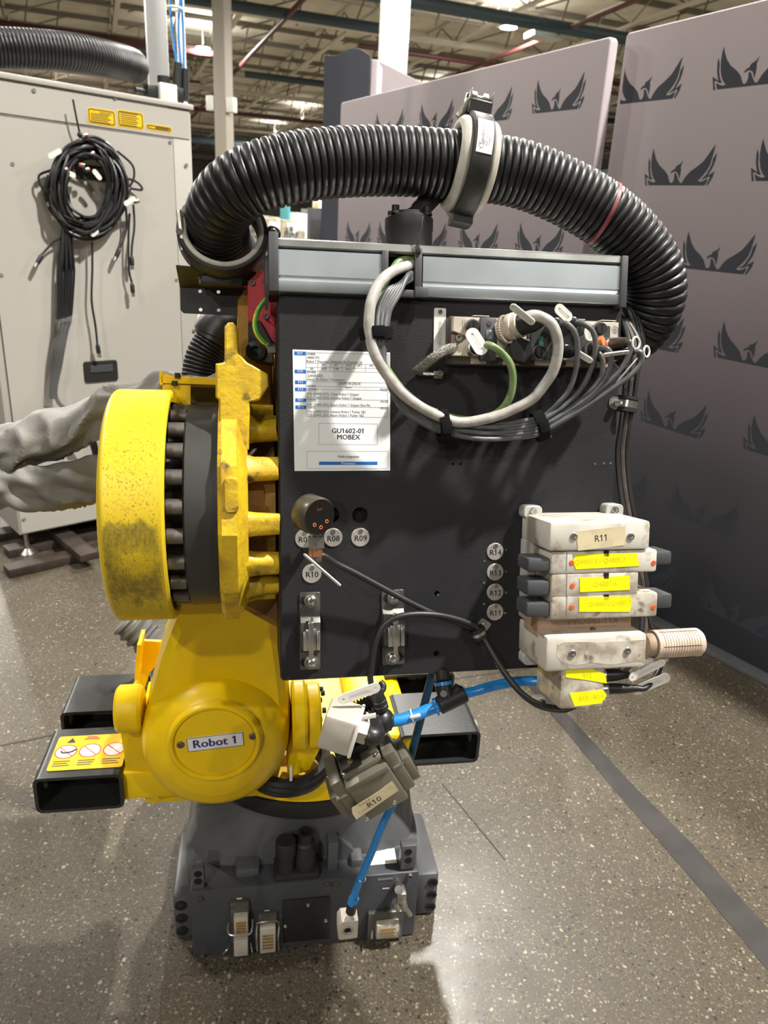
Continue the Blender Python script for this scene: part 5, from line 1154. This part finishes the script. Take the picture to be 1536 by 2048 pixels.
u, v = mz(645, 975, .088); screw(B, u, v, .088, .0045, .005, bolt_steel, sb)
bb = build('lower_block', mzb(325, 1030, 1020, 1240, .0, wF, .006), manif, mn)
build('grime_patch', MB().prism(B, [tuple(mz(x, y, wF)) for x, y in ((400, 1085), (445, 1060), (700, 1062), (1012, 1045), (1014, 1200), (960, 1195), (780, 1220), (640, 1205), (520, 1225), (430, 1205), (395, 1160))], wF, wF+.0004), manif_dirty, bb)
for x in (503, 888): u, v = mz(x, 1140 if x < 600 else 1122, wF); screw(B, u, v, wF, .0058, .003, steel, bb)
# silencer
t = thing('silencer', 'ribbed dusty cream exhaust silencer screwed into the end of the valve stack', 'silencer', B.P(1340, 1288, .09))
A_, E_ = B.P(1290, 1290, .095), B.P(1398, 1284, .095); d = (E_-A_)/np.linalg.norm(E_-A_); L_ = np.linalg.norm(E_-A_)
prof = [(0, 0), (.019, 0), (.019, .010)]
b = MB().lathe(A_, d, [(0, 0), (.0165, 0), (.0185, .004), (.0185, .014), (.0215, .016), (.0215, L_-.006), (.018, L_-.001), (0, L_)], 36)
build('silencer_body', b, M('slit_brown', (.30, .22, .16), .6), t)
build('silencer_end', MB().lathe(A_, d, [(0, L_-.010), (.0228, L_-.010), (.0228, L_-.004), (.019, L_+.001), (0, L_+.001)], 36).lathe(A_, d, [(.0215, .013), (.0228, .014), (.0228, .019), (.0215, .019)], 36), silencer_m, t)
nr = 15
b = MB()
for k in range(nr):
    h = .019+(L_-.030)*k/(nr-1)
    for c0a, c1a in ((12, 74), (-48, 8), (78, 136), (140, 300)):
        seg = 8; vs = []
        for j in range(seg+1):
            an = math.radians(c0a+(c1a-c0a)*j/seg-5); rd_ = np.cross(d, B.N); rd_ = rd_/np.linalg.norm(rd_); nn = np.cross(rd_, d)
            dirn = B.U*math.sin(an)+(B.N-d*(B.N@d))*math.cos(an); dirn = dirn-d*(dirn@d); dirn /= np.linalg.norm(dirn)
            for h_, r_ in ((h, .0213), (h, .0230), (h+.0036, .0230), (h+.0036, .0213)): vs.append(A_+d*h_+dirn*r_)
        b.add(vs, [(4*j+q_, 4*j+(q_+1) % 4, 4*j+4+(q_+1) % 4, 4*j+4+q_) for j in range(seg) for q_ in range(4)])
build('silencer_ribs', b, silencer_m, t, kind='stuff')
# junction block under the stack
jb = thing('junction_block', 'small grimy white junction block hanging under the valve stack with yellow tape', 'junction block', B.P(1165, 1420, .08))
u0, v0 = B.uv(1119, 1421, .115); u1, v1 = B.uv(1212, 1333, .115)
build('block_body', MB().box(B, u0, u1, v0, v1+.003, .015, .115, .006), manif_dirty, jb)
build('mounting_ear', MB().pbox(B, 1072, 1397, 1092, 1418, .03, .05, .003), manif, jb); u, v = B.uv(1084, 1404, .05); screw(B, u, v, .05, .005, .005, bolt_steel, jb)
for i, (y, d2, lab) in enumerate(((1352, (.9, .0, .05), 'brass collared cable plug, upper of two, in the side of the junction block'), (1379, (.95, .04, .2), 'black cable plug, lower of two, in the side of the junction block'))):
    t = thing('cable_plug', lab, 'plug', B.P(1214, y, .07))
    pA = B.p(u1-.001, B.uv(1212, y, .08)[1], .075); e = plugc(t, pA, B.R*d2[0]+B.U*d2[1]+B.N*d2[2], .0095 if i else .011, .075 if i else .06)
    build('colour_collar', MB().lathe(pA+B.R*.002, B.R, [(0, 0), (.0125, 0), (.0125, .006), (0, .006)], 18), brass if i == 0 else steel, t)
    if i:
        build('cable', MB().tube([e-B.R*.004, e+B.R*.01, B.P(1312, 1352, .08), B.P(1320, 1325, .06), B.P(1308, 1280, .03), B.P(1296, 1230, .02)], .0048, 9), cable_bk, t)
        cabletag(t, B.P(1266, 1384, .085), B.P(1340, 1352, .095), .016)
    else: cabletag(t, B.P(1275, 1335, .09), B.P(1338, 1312, .09), .015); cabletag(t, B.P(1258, 1358, .095), B.P(1330, 1322, .10), .013)
# tapes
def tape(name, pts, fr, w, m, parent, txt=None, size=.01, mt=None, rot=0, lab=None):
    P_ = [tuple(fr.uv(x, y, w)) for x, y in pts]; o = build(name, MB().prism(fr, P_, w, w+.0006), m, parent, label=lab)
    if txt:
        c = np.mean(P_, axis=0); f = fr.rot(rot, fr.p(c[0], c[1], w+.0008)); build('handwriting', MB().text(f, 0, 0, 0, txt, size), mt or ink, o, smooth=0)
    return o
def mp(*q): return [(1000+x/3.491, 980+y/3.491) for x, y in q]
fade = M('faint_pen', (.66, .61, .01), .5)
tape('masking_tape', mp((530, 288), (876, 250), (868, 385), (545, 424)), B, wF+.0002, tape_mask, mn, 'R11', .014, rot=5, lab='masking tape marked R11')
tape('yellow_tape', mp((527, 450), (955, 440), (972, 530), (530, 554), (507, 500)), B, wF-.0038, tape_ye, mn, 'Q4000.3 / Q4001.3', .0105, fade, 2, 'yellow tape with faint writing')
tape('yellow_tape', mp((555, 614), (905, 598), (905, 697), (558, 713)), B, wF-.0038, tape_ye, mn, 'Q4001.6', .011, fade, 2, 'yellow tape with faint writing')
tape('yellow_tape', mp((552, 748), (905, 742), (922, 770), (905, 850), (552, 850)), B, wF-.0038, tape_ye, mn, 'Q4000.2/Q4001.2', .0095, fade, 1, 'yellow tape with faint writing')
tape('yellow_tape', mp((460, 1246), (640, 1248), (735, 1285), (745, 1350), (600, 1325), (458, 1308)), B, .1152, tape_ye, jb, 'R12', .010, fade, -6)
tape('yellow_tape', mp((483, 1418), (720, 1394), (745, 1435), (705, 1490), (520, 1510)), B, .1152, tape_ye, jb, 'R13   R14', .010, fade, 4)

# ================================================================== HANGING VALVE AND AIR TUBES
H = Fr(B.p(0, V0, -.02), R=B.R, U=[0, 0, 1])
def hz(x, y): return (620+x/4.267, 1320+y/4.267)
t = thing('blue_air_hose', 'short bright blue air hose joining the black elbow to the black tee', 'air hose', H.P(*hz(900, 450), .05), 'blue air hoses below the box')
build('hose', MB().tube([H.P(*hz(660, 522), .06), H.P(*hz(760, 512), .06), H.P(*hz(900, 470), .055), H.P(*hz(1010, 425), .05), H.P(*hz(1100, 392), .045)], .0098, 16), blue_tube, t)
build('cable_tie', MB().torus(H.P(*hz(868, 482), .056), H.R*.95+H.U*.25, .0108, .0016, 22, 6), lab_white, t); build('tie_head', MB().box(H.rot(16, H.P(*hz(890, 478), .067)), -.007, .010, -.0025, .003, 0, .004, .001), lab_white, t)
build('hose_collar', MB().cyl(H.P(*hz(1065, 404), .045), H.P(*hz(1085, 397), .045), .0145, n=24), blue_tube, t)
t = thing('blue_air_hose', 'blue air hose leaving the black tee toward the junction block', 'air hose', H.P(*hz(1400, 270), .04), 'blue air hoses below the box')
build('hose', MB().tube([H.P(*hz(1300, 290), .04), H.P(*hz(1400, 268), .035), H.P(*hz(1536, 228), .03), H.P(*hz(1700, 195), .02), H.P(*hz(1850, 180), .02), H.P(*hz(2000, 185), .03)], .0085, 14), blue_tube, t)
t = thing('tee_fitting', 'black push-in tee fitting with blue collars below the box', 'fitting', H.P(*hz(1190, 300), .04))
build('tee_body', MB().cyl(H.P(*hz(1095, 392), .045), H.P(*hz(1322, 283), .04), .0150, n=24, ch=.002).cyl(H.P(*hz(1170, 345), .043), H.P(*hz(1130, 205), .03), .0135, n=20, ch=.002).cyl(H.P(*hz(1200, 330), .042), H.P(*hz(1270, 225), .04), .0075, n=14).cyl(H.P(*hz(1145, 300), .055), H.P(*hz(1140, 288), .066), .0055, n=14), black_pl, t)
build('blue_collar', MB().cyl(H.P(*hz(1138, 214), .031), H.P(*hz(1133, 184), .028), .0141, n=20).cyl(H.P(*hz(1310, 289), .04), H.P(*hz(1330, 280), .04), .0125, n=20), blue_tube, t)
build('upper_stub', MB().cyl(H.P(*hz(1135, 190), .029), H.P(*hz(1125, 95), .015), .0125, n=20, ch=.002), black_pl, t)
t = thing('air_tube', 'long thin blue air tube hanging past the valve down to a white connector', 'air hose', H.P(720, 1720, .05))
tp = [H.P(872, 1320, -.02), H.P(864, 1350, -.02), H.P(851, 1400, -.015), H.P(833, 1470, -.01), H.P(812, 1545, -.005), H.P(790, 1600, -.005), H.P(765, 1650, -.0), H.P(745, 1700, .0), H.P(726, 1745, .0), H.P(714, 1775, .0), H.P(705, 1802, .0)]
build('shaded_run', MB().tube(tp[:6], .0072, 12), blue_tube_dk, t, label='length of blue tube with shade put into its colour'); build('tube', MB().tube(tp[5:], .0072, 12), blue_tube, t)  # upper run is the same tube, its shade painted as darker blue
build('blue_collar', MB().cyl(H.P(709, 1795, .0), H.P(704, 1807, .0), .0095, n=18), blue_tube, t); build('black_fitting', MB().cyl(H.P(706, 1802, .0), H.P(701, 1825, .0), .0095, n=18, ch=.001), black_pl, t)
build('tube_band', MB().torus(H.P(723, 1757, .0), tp[-1]-tp[-3], .0076, .0012, 20, 6), steel, t)
cp = Fr(H.P(694, 1850, .0), R=H.R, U=[0, 0, 1])
sx = .0175
o = build('white_connector', MB().prism(cp, [(-sx+.003, -.0225), (sx+.002, -.022), (sx+.002, .022), (-sx+.006, .022), (-sx, .013), (-sx, -.018)], -.02, .012, .0015), conn_white, t, label='white square end connector')
build('connector_ring', MB().lathe(cp.p(-.0005, .001, .012), cp.N, [(.0105, 0), (.0105, .002), (.0075, .002), (.0075, .0003), (0, .0003)], 22), steel, o); build('bore', MB().lathe(cp.p(-.0005, .002, .0125), cp.N, [(0, .0003), (.0068, .0003)], 20), black_hole, o)
# square white plug with elbow
t = thing('solenoid_plug', 'square dusty white valve plug with a black elbow hanging below the box', 'plug', H.P(*hz(300, 580), .07))
qf = Fr(H.P(*hz(270, 580), .09), R=H.R*.93-H.U*.20+H.N*.30, U=H.U*.95+H.R*.22)
build('plug_housing', MB().box(qf, -.028, .022, -.030, .030, -.034, .026, .005), conn_white, t)
build('plug_face', MB().box(qf, .020, .026, -.031, .031, -.035, .027, .004), lab_white, t)
build('hex_gland', MB().cyl(qf.p(.026, .003, -.002), qf.p(.040, .003, -.002), .019, n=6), M('gland_metal', (.35, .32, .26), .4, .5), t, smooth=.3)
build('elbow', MB().tube([qf.p(.036, .003, -.002), qf.p(.052, .003, -.002), H.P(*hz(540, 525), .062), H.P(*hz(600, 520), .06), H.P(*hz(690, 520), .06)], .0155, 20, smooth=6).ball(H.P(*hz(615, 515), .060), .0205, n=20), black_pl, t)
build('elbow_tie', MB().torus(H.P(*hz(490, 545), .075), H.R, .0172, .0015, 24, 6).box(H, *(lambda q: (q[0]-.004, q[0]+.004, q[1]-.012, q[1]+.002))(H.uv(*hz(520, 605), .088)), .085, .089, .001), lab_white, t)
build('tie_label', MB().box(H.rot(8, H.P(*hz(470, 488), .095)), -.018, .017, -.004, .005, 0, .0012, .0004), lab_white, t)
build('bellows', MB().lathe(H.P(*hz(610, 425), .06), H.U*.95-H.R*.25, [(0, 0), (.0105, 0), (.0125, .004), (.0125, .011), (.0108, .012), (.0118, .013), (.0118, .020), (.0098, .021), (.0108, .022), (.0105, .030), (.008, .036), (0, .036)], 20), black_pl, t)
build('cable_bend', MB().tube([H.P(*hz(570, 300), .055), H.P(*hz(585, 270), .05), H.P(*hz(620, 255), .045), H.P(*hz(625, 215), .04), H.P(*hz(600, 185), .035)], .0050, 10), cable_bk, t)
cabletag(t, H.P(*hz(240, 350), .085), H.P(*hz(600, 225), .075), .0185, up=H.U)
# valve block
VF = Fr(H.P(*hz(545, 1150), .085), R=H.R*math.cos(.50)+H.U*math.sin(.50)-H.N*.05, U=H.U*math.cos(.50)-H.R*math.sin(.50)+H.N*.12)
t = thing('pneumatic_valve', 'olive grey metal pneumatic valve marked R10 hanging tilted in front of the robot base', 'valve', VF.o)
def vz(x, y, w=0): return VF.uv(*hz(x, y), w)
a = vz(300, 1095); c = vz(655, 890); e = vz(795, 1215); g = vz(415, 1415)
vw, vh0, vh1 = (abs(a[0]), c[0]), min(e[1], g[1]), max(a[1], c[1])
build('valve_body', MB().box(VF, a[0], max(c[0], e[0]), vh0, vh1, -.085, 0, .004), valve_grey, t)
build('face_step', MB().box(VF, a[0]+.001, max(c[0], e[0])-.001, vh1-.012, vh1-.001, -.07, .003, .001), valve_grey, t)
for s_ in (-1, 1):
    ue = a[0] if s_ < 0 else max(c[0], e[0])
    build('end_cap', MB().box(VF, ue, ue+s_*.020, vh0+.012, vh1+.012, -.07, -.006, .003), valve_grey, t)
    build('end_flange', MB().box(VF, ue+s_*.020, ue+s_*.034, vh0+.018, vh1-.02, -.06, -.012, .002), valve_grey, t)
    build('flange_strip', MB().box(VF, ue+s_*.004, ue+s_*.024, vh1-.022, vh1-.018, -.062, -.004, .001), steel, t)
TP = Fr(VF.p((a[0]+max(c[0], e[0]))/2, vh1, -.045), R=VF.R, U=-VF.N)
build('pilot_cover', MB().box(TP, -.035, .035, -.035, .05, 0, .012, .003), valve_grey, t)
build('pilot_block', MB().box(TP, -.032, .022, -.010, .060, .012, .030, .003).box(TP, -.030, .004, -.032, -.010, .012, .022, .002), black_mat, t)
rbk = MB().box(TP, -.028, .060, .030, .075, .006, .040, .003)
for k in range(6): rbk.box(TP, .022+.006*k, .025+.006*k, .028, .077, .005, .043, .0008)
build('ribbed_coil', rbk, black_mat, t)
for u, v in ((-.030, -.028), (.030, -.028), (-.030, .045)): screw(TP, u, v, .0122, .005, .002, steel, t)
u, v = vz(390, 960); build('override_button', MB().lathe(TP.p(-.012, -.024, .022), TP.N, [(0, .003), (.0025, .003), (.004, .0025), (.0045, 0)], 14), brass, t)
for x, y in ((485, 1358), (720, 1218)): u, v = vz(x, y); build('port_hole', MB().lathe(VF.p(u, v, 0.0), VF.N, [(.0042, 0), (.004, .0008), (.0028, .0008), (.0028, .0002), (0, .0002)], 14), steel, t)
tp_ = tape('masking_tape', [hz(*p) for p in ((355, 1262), (560, 1135), (700, 1035), (755, 1112), (395, 1360), (362, 1310))], VF, .0004, tape_mask, t, lab='masking tape marked R10')
u, v = vz(545, 1205); vf2 = VF.rot(4, VF.p(u, v, .0012)); build('handwriting', MB().text(vf2, 0, -.001, 0, 'R10', .0165), ink, tp_, smooth=0)
u, v = vz(455, 1215); build('handwriting', MB().text(VF.rot(2, VF.p(u, v, .0012)), 0, 0, 0, '"4yxx.6', .0085).text(VF.rot(2, VF.p(u-.002, v-.014, .0012)), 0, 0, 0, '1 mmm "', .0075), M('faint_pen_grey', (.25, .22, .16), .5), tp_, smooth=0)
build('hanger_stub', MB().cyl(TP.p(-.005, .02, .028), H.P(*hz(330, 690), .08), .012, n=14), black_mat, t)

# ================================================================== CORRUGATED HOSE, CLAMPS, SUPPORT
hp = [(560, 640, -.46), (530, 585, -.38), (512, 560, -.33), (482, 532, -.27), (456, 503, -.205), (437, 466, -.145), (437, 424, -.095), (464, 386, -.062), (512, 357, -.046), (575, 339, -.042), (645, 328, -.045), (740, 323, -.05), (840, 325, -.05), (945, 334, -.05), (1040, 349, -.045), (1130, 384, -.04), (1210, 431, -.035), (1270, 488, -.035), (1306, 548, -.04), (1308, 604, -.055), (1278, 655, -.085), (1215, 700, -.13), (1120, 740, -.2)]
HP = [B.P(*p) for p in hp]
t = thing('corrugated_hose', 'big black corrugated conduit arching over the black control box', 'hose', B.P(700, 325, -.05))
build('hose', MB().corr(HP, .0510, .0118, .0042, 36), hose_black, t)
i_ = 15; d = HP[i_+1]-HP[i_-1]; d /= np.linalg.norm(d); build('marking_band', MB().lathe(B.P(1205, 428, -.035), d, [(.0475, -.003), (.0521, -.003), (.0521, .003), (.0475, .003)], 40), worn_band, t, label='faded red marking band')
# upper clamp
c_ = B.P(938, 334, -.05); d = B.P(985, 341, -.05)-B.P(890, 330, -.05); d /= np.linalg.norm(d); d = d-B.U*.10; d /= np.linalg.norm(d)
t = thing('hose_clamp', 'hinged black hose clamp with pale rubber rings and white label atop the hose arch', 'clamp', c_)
for s_ in (-1, 1):
    build('rubber_ring', MB().torus(c_+d*s_*.021, d, .0605, .0105, 48, 12), rubber_beige, t, label='pale rubber liner ring')
build('clamp_band', MB().lathe(c_, d, [(.064, -.016), (.077, -.016), (.0785, -.014), (.0785, .014), (.077, .016), (.064, .016), (.064, -.016)], 56), black_mat, t)
lb = Fr(c_, R=d, U=B.U); upv = lb.U
nv = lb.N
def band(th0, th1, w, r0, r1, name, m, par, lab=None):
    vs = []; n = 10
    for k in range(n+1):
        a_ = math.radians(th0+(th1-th0)*k/n); dirn = nv*math.cos(a_)+upv*math.sin(a_)
        for h, r_ in ((-w, r0), (w, r0), (w, r1), (-w, r1)): vs.append(c_+d*h+dirn*r_)
    return build(name, MB().add(vs, [(4*k+q_, 4*k+(q_+1) % 4, 4*k+4+(q_+1) % 4, 4*k+4+q_) for k in range(n) for q_ in range(4)]+[(0, 1, 2, 3), tuple(4*n+q_ for q_ in range(4))]), m, par, label=lab)
lbl = band(-4, 38, .0125, .0784, .0795, 'maker_label', lab_white, t, 'white maker label')
tm = math.radians(17); dirn = nv*math.cos(tm)+upv*math.sin(tm); tf = Fr(c_+dirn*.0797, R=np.cross(d, dirn)*(1 if np.cross(d, dirn)@upv > 0 else -1), U=-d)
def wrap(b):
    o = []
    for q in b.v:
        r_ = np.array(q)-c_; h = r_@d; k = r_-d*h; o.append(tuple(c_+d*h+k/np.linalg.norm(k)*.0797))
    b.v = o; return b
build('label_lettering', wrap(MB().text(tf, -.001, .0045, 0, 'Syndevco', .0095, sx=.95).text(tf, 0, -.0025, 0, 'Robot Cable Management', .0036).text(tf, 0, -.0062, 0, 'Southfield, MI 248-355', .0036).text(tf, 0, -.0096, 0, 'www.syndevco.com', .0030)), ink, lbl, smooth=0)
ell = MB(); n = 30
for k in range(n): pass
ell.add([tf.p(-.001+(.0225+r_)*math.cos(2*math.pi*k/n), .005+(.0052+r_*.5)*math.sin(2*math.pi*k/n), .0) for r_ in (0, .0009) for k in range(n)], [(k, (k+1) % n, n+(k+1) % n, n+k) for k in range(4, n-3)])
build('label_oval', wrap(ell), ink, lbl, smooth=0)
band(78, 102, .018, .077, .094, 'latch_block', black_mat, t); bl_ = band(-104, -80, .016, .077, .092, 'hinge_block', black_mat, t)
kp = c_+upv*.094
lt = build('latch_plate', MB().box(Fr(kp, R=d, U=-nv), -.019, .019, -.016, .022, 0, .003, .001).box(Fr(kp, R=d, U=-nv), -.019, -.016, -.016, .022, 0, .018, .001).box(Fr(kp, R=d, U=-nv), .016, .019, -.016, .022, 0, .018, .001), latch_grey, t, label='grey steel over-centre latch')
build('latch_pin', MB().cyl(kp+d*-.022+upv*.012, kp+d*.022+upv*.012, .0035, n=12).cyl(kp+d*-.013+upv*.012-nv*0, kp+d*-.006+upv*.012, .008, n=12).cyl(kp+d*.006+upv*.012, kp+d*.013+upv*.012, .008, n=12), steel, lt)
build('latch_lever', MB().tube([kp-d*.012+upv*.010, kp-d*.022-upv*.010-nv*.0, c_-d*.030+upv*.070], .006, 8, smooth=5, squash=.5), clamp_plate, lt)
# lower ring clamp
c_ = B.P(446, 470, -.12); d = B.N*.93+B.R*.02+B.U*.30; d /= np.linalg.norm(d)
t = thing('hose_clamp', 'round open clamp with pressed steel latch where the hose bends down beside the box', 'clamp', c_)
build('rubber_ring', MB().torus(c_+d*.014, d, .0605, .0052, 56, 10).torus(c_-d*.016, d, .0605, .0052, 56, 10), rubber_beige, t, label='pale rubber liner ring')
build('clamp_band', MB().lathe(c_, d, [(.0615, -.017), (.070, -.017), (.072, -.014), (.072, .014), (.070, .017), (.0615, .017), (.0615, -.017)], 56), black_mat, t)
f = Fr(c_, R=np.cross(B.U, d), U=B.U); ex = f.p(.071, .004, .012)
build('hinge_knob', MB().lathe(ex+f.R*.008-f.N*.03, f.N, [(0, 0), (.013, 0), (.013, .03), (.010, .034), (0, .034)], 18), black_mat, t); build('hinge_bolt', MB().lathe(ex+f.R*.008+f.N*.003, f.N, [(.0065, 0), (.0065, .005), (.0045, .007), (0, .007)], 16), steel, t)
build('clamp_foot', MB().box(f, -.035, .03, -.080, -.066, -.017, .012, .003), black_mat, t)
lp = build('latch_plate', MB().pprism(f, [(365, 410), (378, 405), (379, 440), (371, 440), (371, 455), (366, 470), (361, 425)], .0, .012, .001), clamp_plate, t, label='scuffed pressed steel latch')
build('latch_lever', MB().tube([f.P(357, 420, .015), f.P(361, 455, .02), f.P(366, 500, .02)], .004, 6, squash=.6), clamp_plate, lp); build('latch_pin', MB().cyl(f.P(358, 463, .005), f.P(358, 463, .025), .005, n=10).cyl(f.P(372, 487, .005), f.P(372, 487, .02), .006, n=10).cyl(f.P(364, 428, .0), f.P(364, 428, .015), .004, n=10), steel, lp)
# angle bracket under it
t = thing('angle_bracket', 'black folded steel bracket carrying the lower hose clamp beside the red plate', 'bracket', B.P(430, 580, -.15))
f = B
build('vertical_leaf', MB().holed(B, [tuple(B.uv(x, y, -.16)) for x, y in ((510, 578), (510, 634), (492, 632), (367, 626), (361, 620), (360, 574))][::-1], [circ(x, y, .0032, 12, -.16) for x, y in ((400, 582), (437, 583.5), (401, 619), (437.5, 620))], -.164, -.16), black_mat, t)
vs = [B.P(360, 575, -.16), B.P(510, 579, -.16), B.P(512, 548, -.115), B.P(352, 534, -.115)]
n_ = np.cross(vs[1]-vs[0], vs[3]-vs[0]); n_ = n_/np.linalg.norm(n_)*.004
build('horizontal_leaf', MB().add(vs+[v-n_ for v in vs], [(0, 1, 2, 3), (4, 5, 6, 7), (0, 1, 5, 4), (1, 2, 6, 5), (2, 3, 7, 6), (3, 0, 4, 7)]), black_mat, t, smooth=.3)
for x, y in ((401, 555), (491, 560)): build('bolt_tip', MB().lathe(B.P(x, y, -.14), -B.U+B.N*.3, [(0, .012), (.004, .012), (.004, .004), (.0075, .004), (.0075, 0)], 10), bolt_steel, t)
# second hose below
t = thing('corrugated_hose', 'black corrugated conduit dropping behind the yellow drum from a smooth elbow', 'hose', B.P(410, 700, -.32))
build('hose', MB().corr([B.P(440, 664, -.36), B.P(424, 688, -.36), B.P(410, 715, -.36), B.P(402, 750, -.36), B.P(398, 800, -.36), B.P(396, 860, -.36)], .037, .0072, .0028, 28), hose_black, t)
build('smooth_elbow', MB().tube([B.P(427, 682, -.36), B.P(436, 664, -.358), B.P(450, 651, -.355), B.P(475, 645, -.35), B.P(530, 645, -.35)], lambda i, n: .044 if i > 3 else .041, 28), black_pl, t)
# support post with flange
t = thing('hose_support', 'black flanged support post with a slanted arm holding the upper clamp', 'support', B.P(818, 470, -.05))
c_ = B.P(818, 436, -.055); dn = np.array([0, 0, 1.]); zb = B.p(0, .30, -.055)[2]-c_[2]
build('post_flange', MB().lathe(c_, B.U, [(0, 0), (.035, 0), (.0365, -.002), (.0385, -.003), (.0385, -.02), (.0375, -.022), (.0375, -.075), (0, -.075)], 36), black_mat, t)
build('cap_plate', MB().lathe(c_, B.U, [(0, .006), (.028, .006), (.030, .004), (.030, 0)], 30), black_mat, t)
for an in (35, 145, 215, 325):
    p = c_+(B.R*math.cos(math.radians(an))-B.N*-math.sin(math.radians(an)))*.031
    build('bolt', MB().lathe(p, B.U, [(.008, 0), (.008, .004), (.006, .005), (.006, .013), (0, .013)], 10), black_mat, t)
build('slanted_arm', MB().cyl(B.P(826, 434, -.055), B.P(905, 352, -.10), .0155, n=18), black_mat, t)
t = thing('cable_tie', 'thin black zip tie standing up from the trunking outlet', 'zip tie', B.P(838, 470, .01)); build('tie_tail', MB().tube([B.P(834, 512, .018), B.P(837, 480, .02), B.P(843, 448, .018), B.P(846, 434, .014)], .0018, 6), cable_bk, t); build('tie_head', MB().box(B.rot(10, B.P(835, 500, .016)), -.004, .004, -.006, .006, 0, .005, .001), cable_bk, t)

# ================================================================== FAR MACHINES
def mach(x0, x1, ytop, yy, depth, m, lab, name='machine_cabinet', cat='machine', extra=None):
    p = YP((x0+x1)/2, 480, yy); f = Fr([p[0], p[1], 0], yaw=-12); a = f.uv(x0, ytop)[0]; c = f.uv(x1, ytop)[0]; zt = f.uv((x0+x1)/2, ytop)[1]
    t = thing(name, lab, cat, f.o); h = c-a
    build('body', MB().box(f, a, c, .08, zt, -depth, 0, .02), m, t); build('plinth', MB().box(f, a+.04, c-.04, 0, .08, -depth+.04, -.04), mach_grey, t)
    build('door', MB().box(f, a+h*.1, a+h*.9, .3, zt*.62, 0, .02, .01), extra[0] if extra else mach_grey, t)
    o = build('window', MB().box(f, a+h*.2, a+h*.8, zt*.68, zt*.9, 0, .02, .01), extra[1] if extra else screen, t)
    return t, f
mach(560, 594, 424, 23.5, 1.0, mach_white, 'far white machine cabinet beside the teal post', extra=(mach_white, mach_grey))
mach(588, 606, 430, 19, 1.2, mach_white, 'far narrow white cabinet, tallest of the pale ones near the dark cabinet', extra=(mach_tan, mach_white))
mach(602, 622, 418, 28, 1.2, mach_grey, 'far grey machine cabinet tucked behind the white cabinets', extra=(mach_grey, mach_tan))
mach(614, 650, 416, 17, 1.0, M('far_black', (.03, .033, .04), .4), 'far black machine cabinet with a white lamp next to the dark display stand', extra=(mach_white, black_mat))
mach(514, 552, 436, 20, 1.6, mach_tan, 'far tan machine with bright parts seen over the hose clamp', extra=(steel, mach_white))
mach(538, 560, 444, 16, 1.0, mach_white, 'far low pale machine with a dark blue lower front', extra=(blue_tube_dk, mach_tan))
mach(495, 525, 430, 25, 2, mach_tan, 'far brown machine half hidden by the round hose clamp', extra=(mach_grey, steel))
mach(625, 640, 388, 28, 1.0, white_post, 'far tall white machine tower above the black cabinet', extra=(mach_white, brass))
p = YP(568, 430, 23); t = thing('teal_column', 'teal painted far post between the pale machines', 'column', (p[0], p[1], 0)); f = Fr([p[0], p[1], 0], yaw=-12)
build('shaft', MB().box(f, -.12, .12, 0, 2.9, -.2, 0, .01), teal_paint, t); build('base_plate', MB().box(f, -.2, .2, 0, .03, -.28, .08), teal_paint, t)
for x0, x1, y, yy, m, lab in ((505, 552, 468, 14, mach_tan, 'far low workbench with bright parts behind the hose clamp'), (545, 600, 476, 12.5, steel, 'far steel workbench in front of the white cabinets')):
    p = YP((x0+x1)/2, y, yy); f = Fr([p[0], p[1], 0], yaw=-12); a = f.uv(x0, y)[0]; c = f.uv(x1, y)[0]; z = f.uv((x0+x1)/2, y)[1]; t = thing('workbench', lab, 'workbench', f.o)
    build('bench_top', MB().box(f, a, c, z-.05, z, -.7, 0, .01), m, t)
    for u in (a+.03, c-.03):
        for w in (-.66, -.04): build('leg', MB().box(f, u-.025, u+.025, 0, z-.05, w-.025, w+.025), mach_grey, t)
    for k in range(4): build('bench_part', MB().box(f, a+(c-a)*(.1+.22*k), a+(c-a)*(.24+.22*k), z, z+random.uniform(.1, .3), -.4, -.2, .02), random.choice([mach_white, mach_tan, steel]), t)
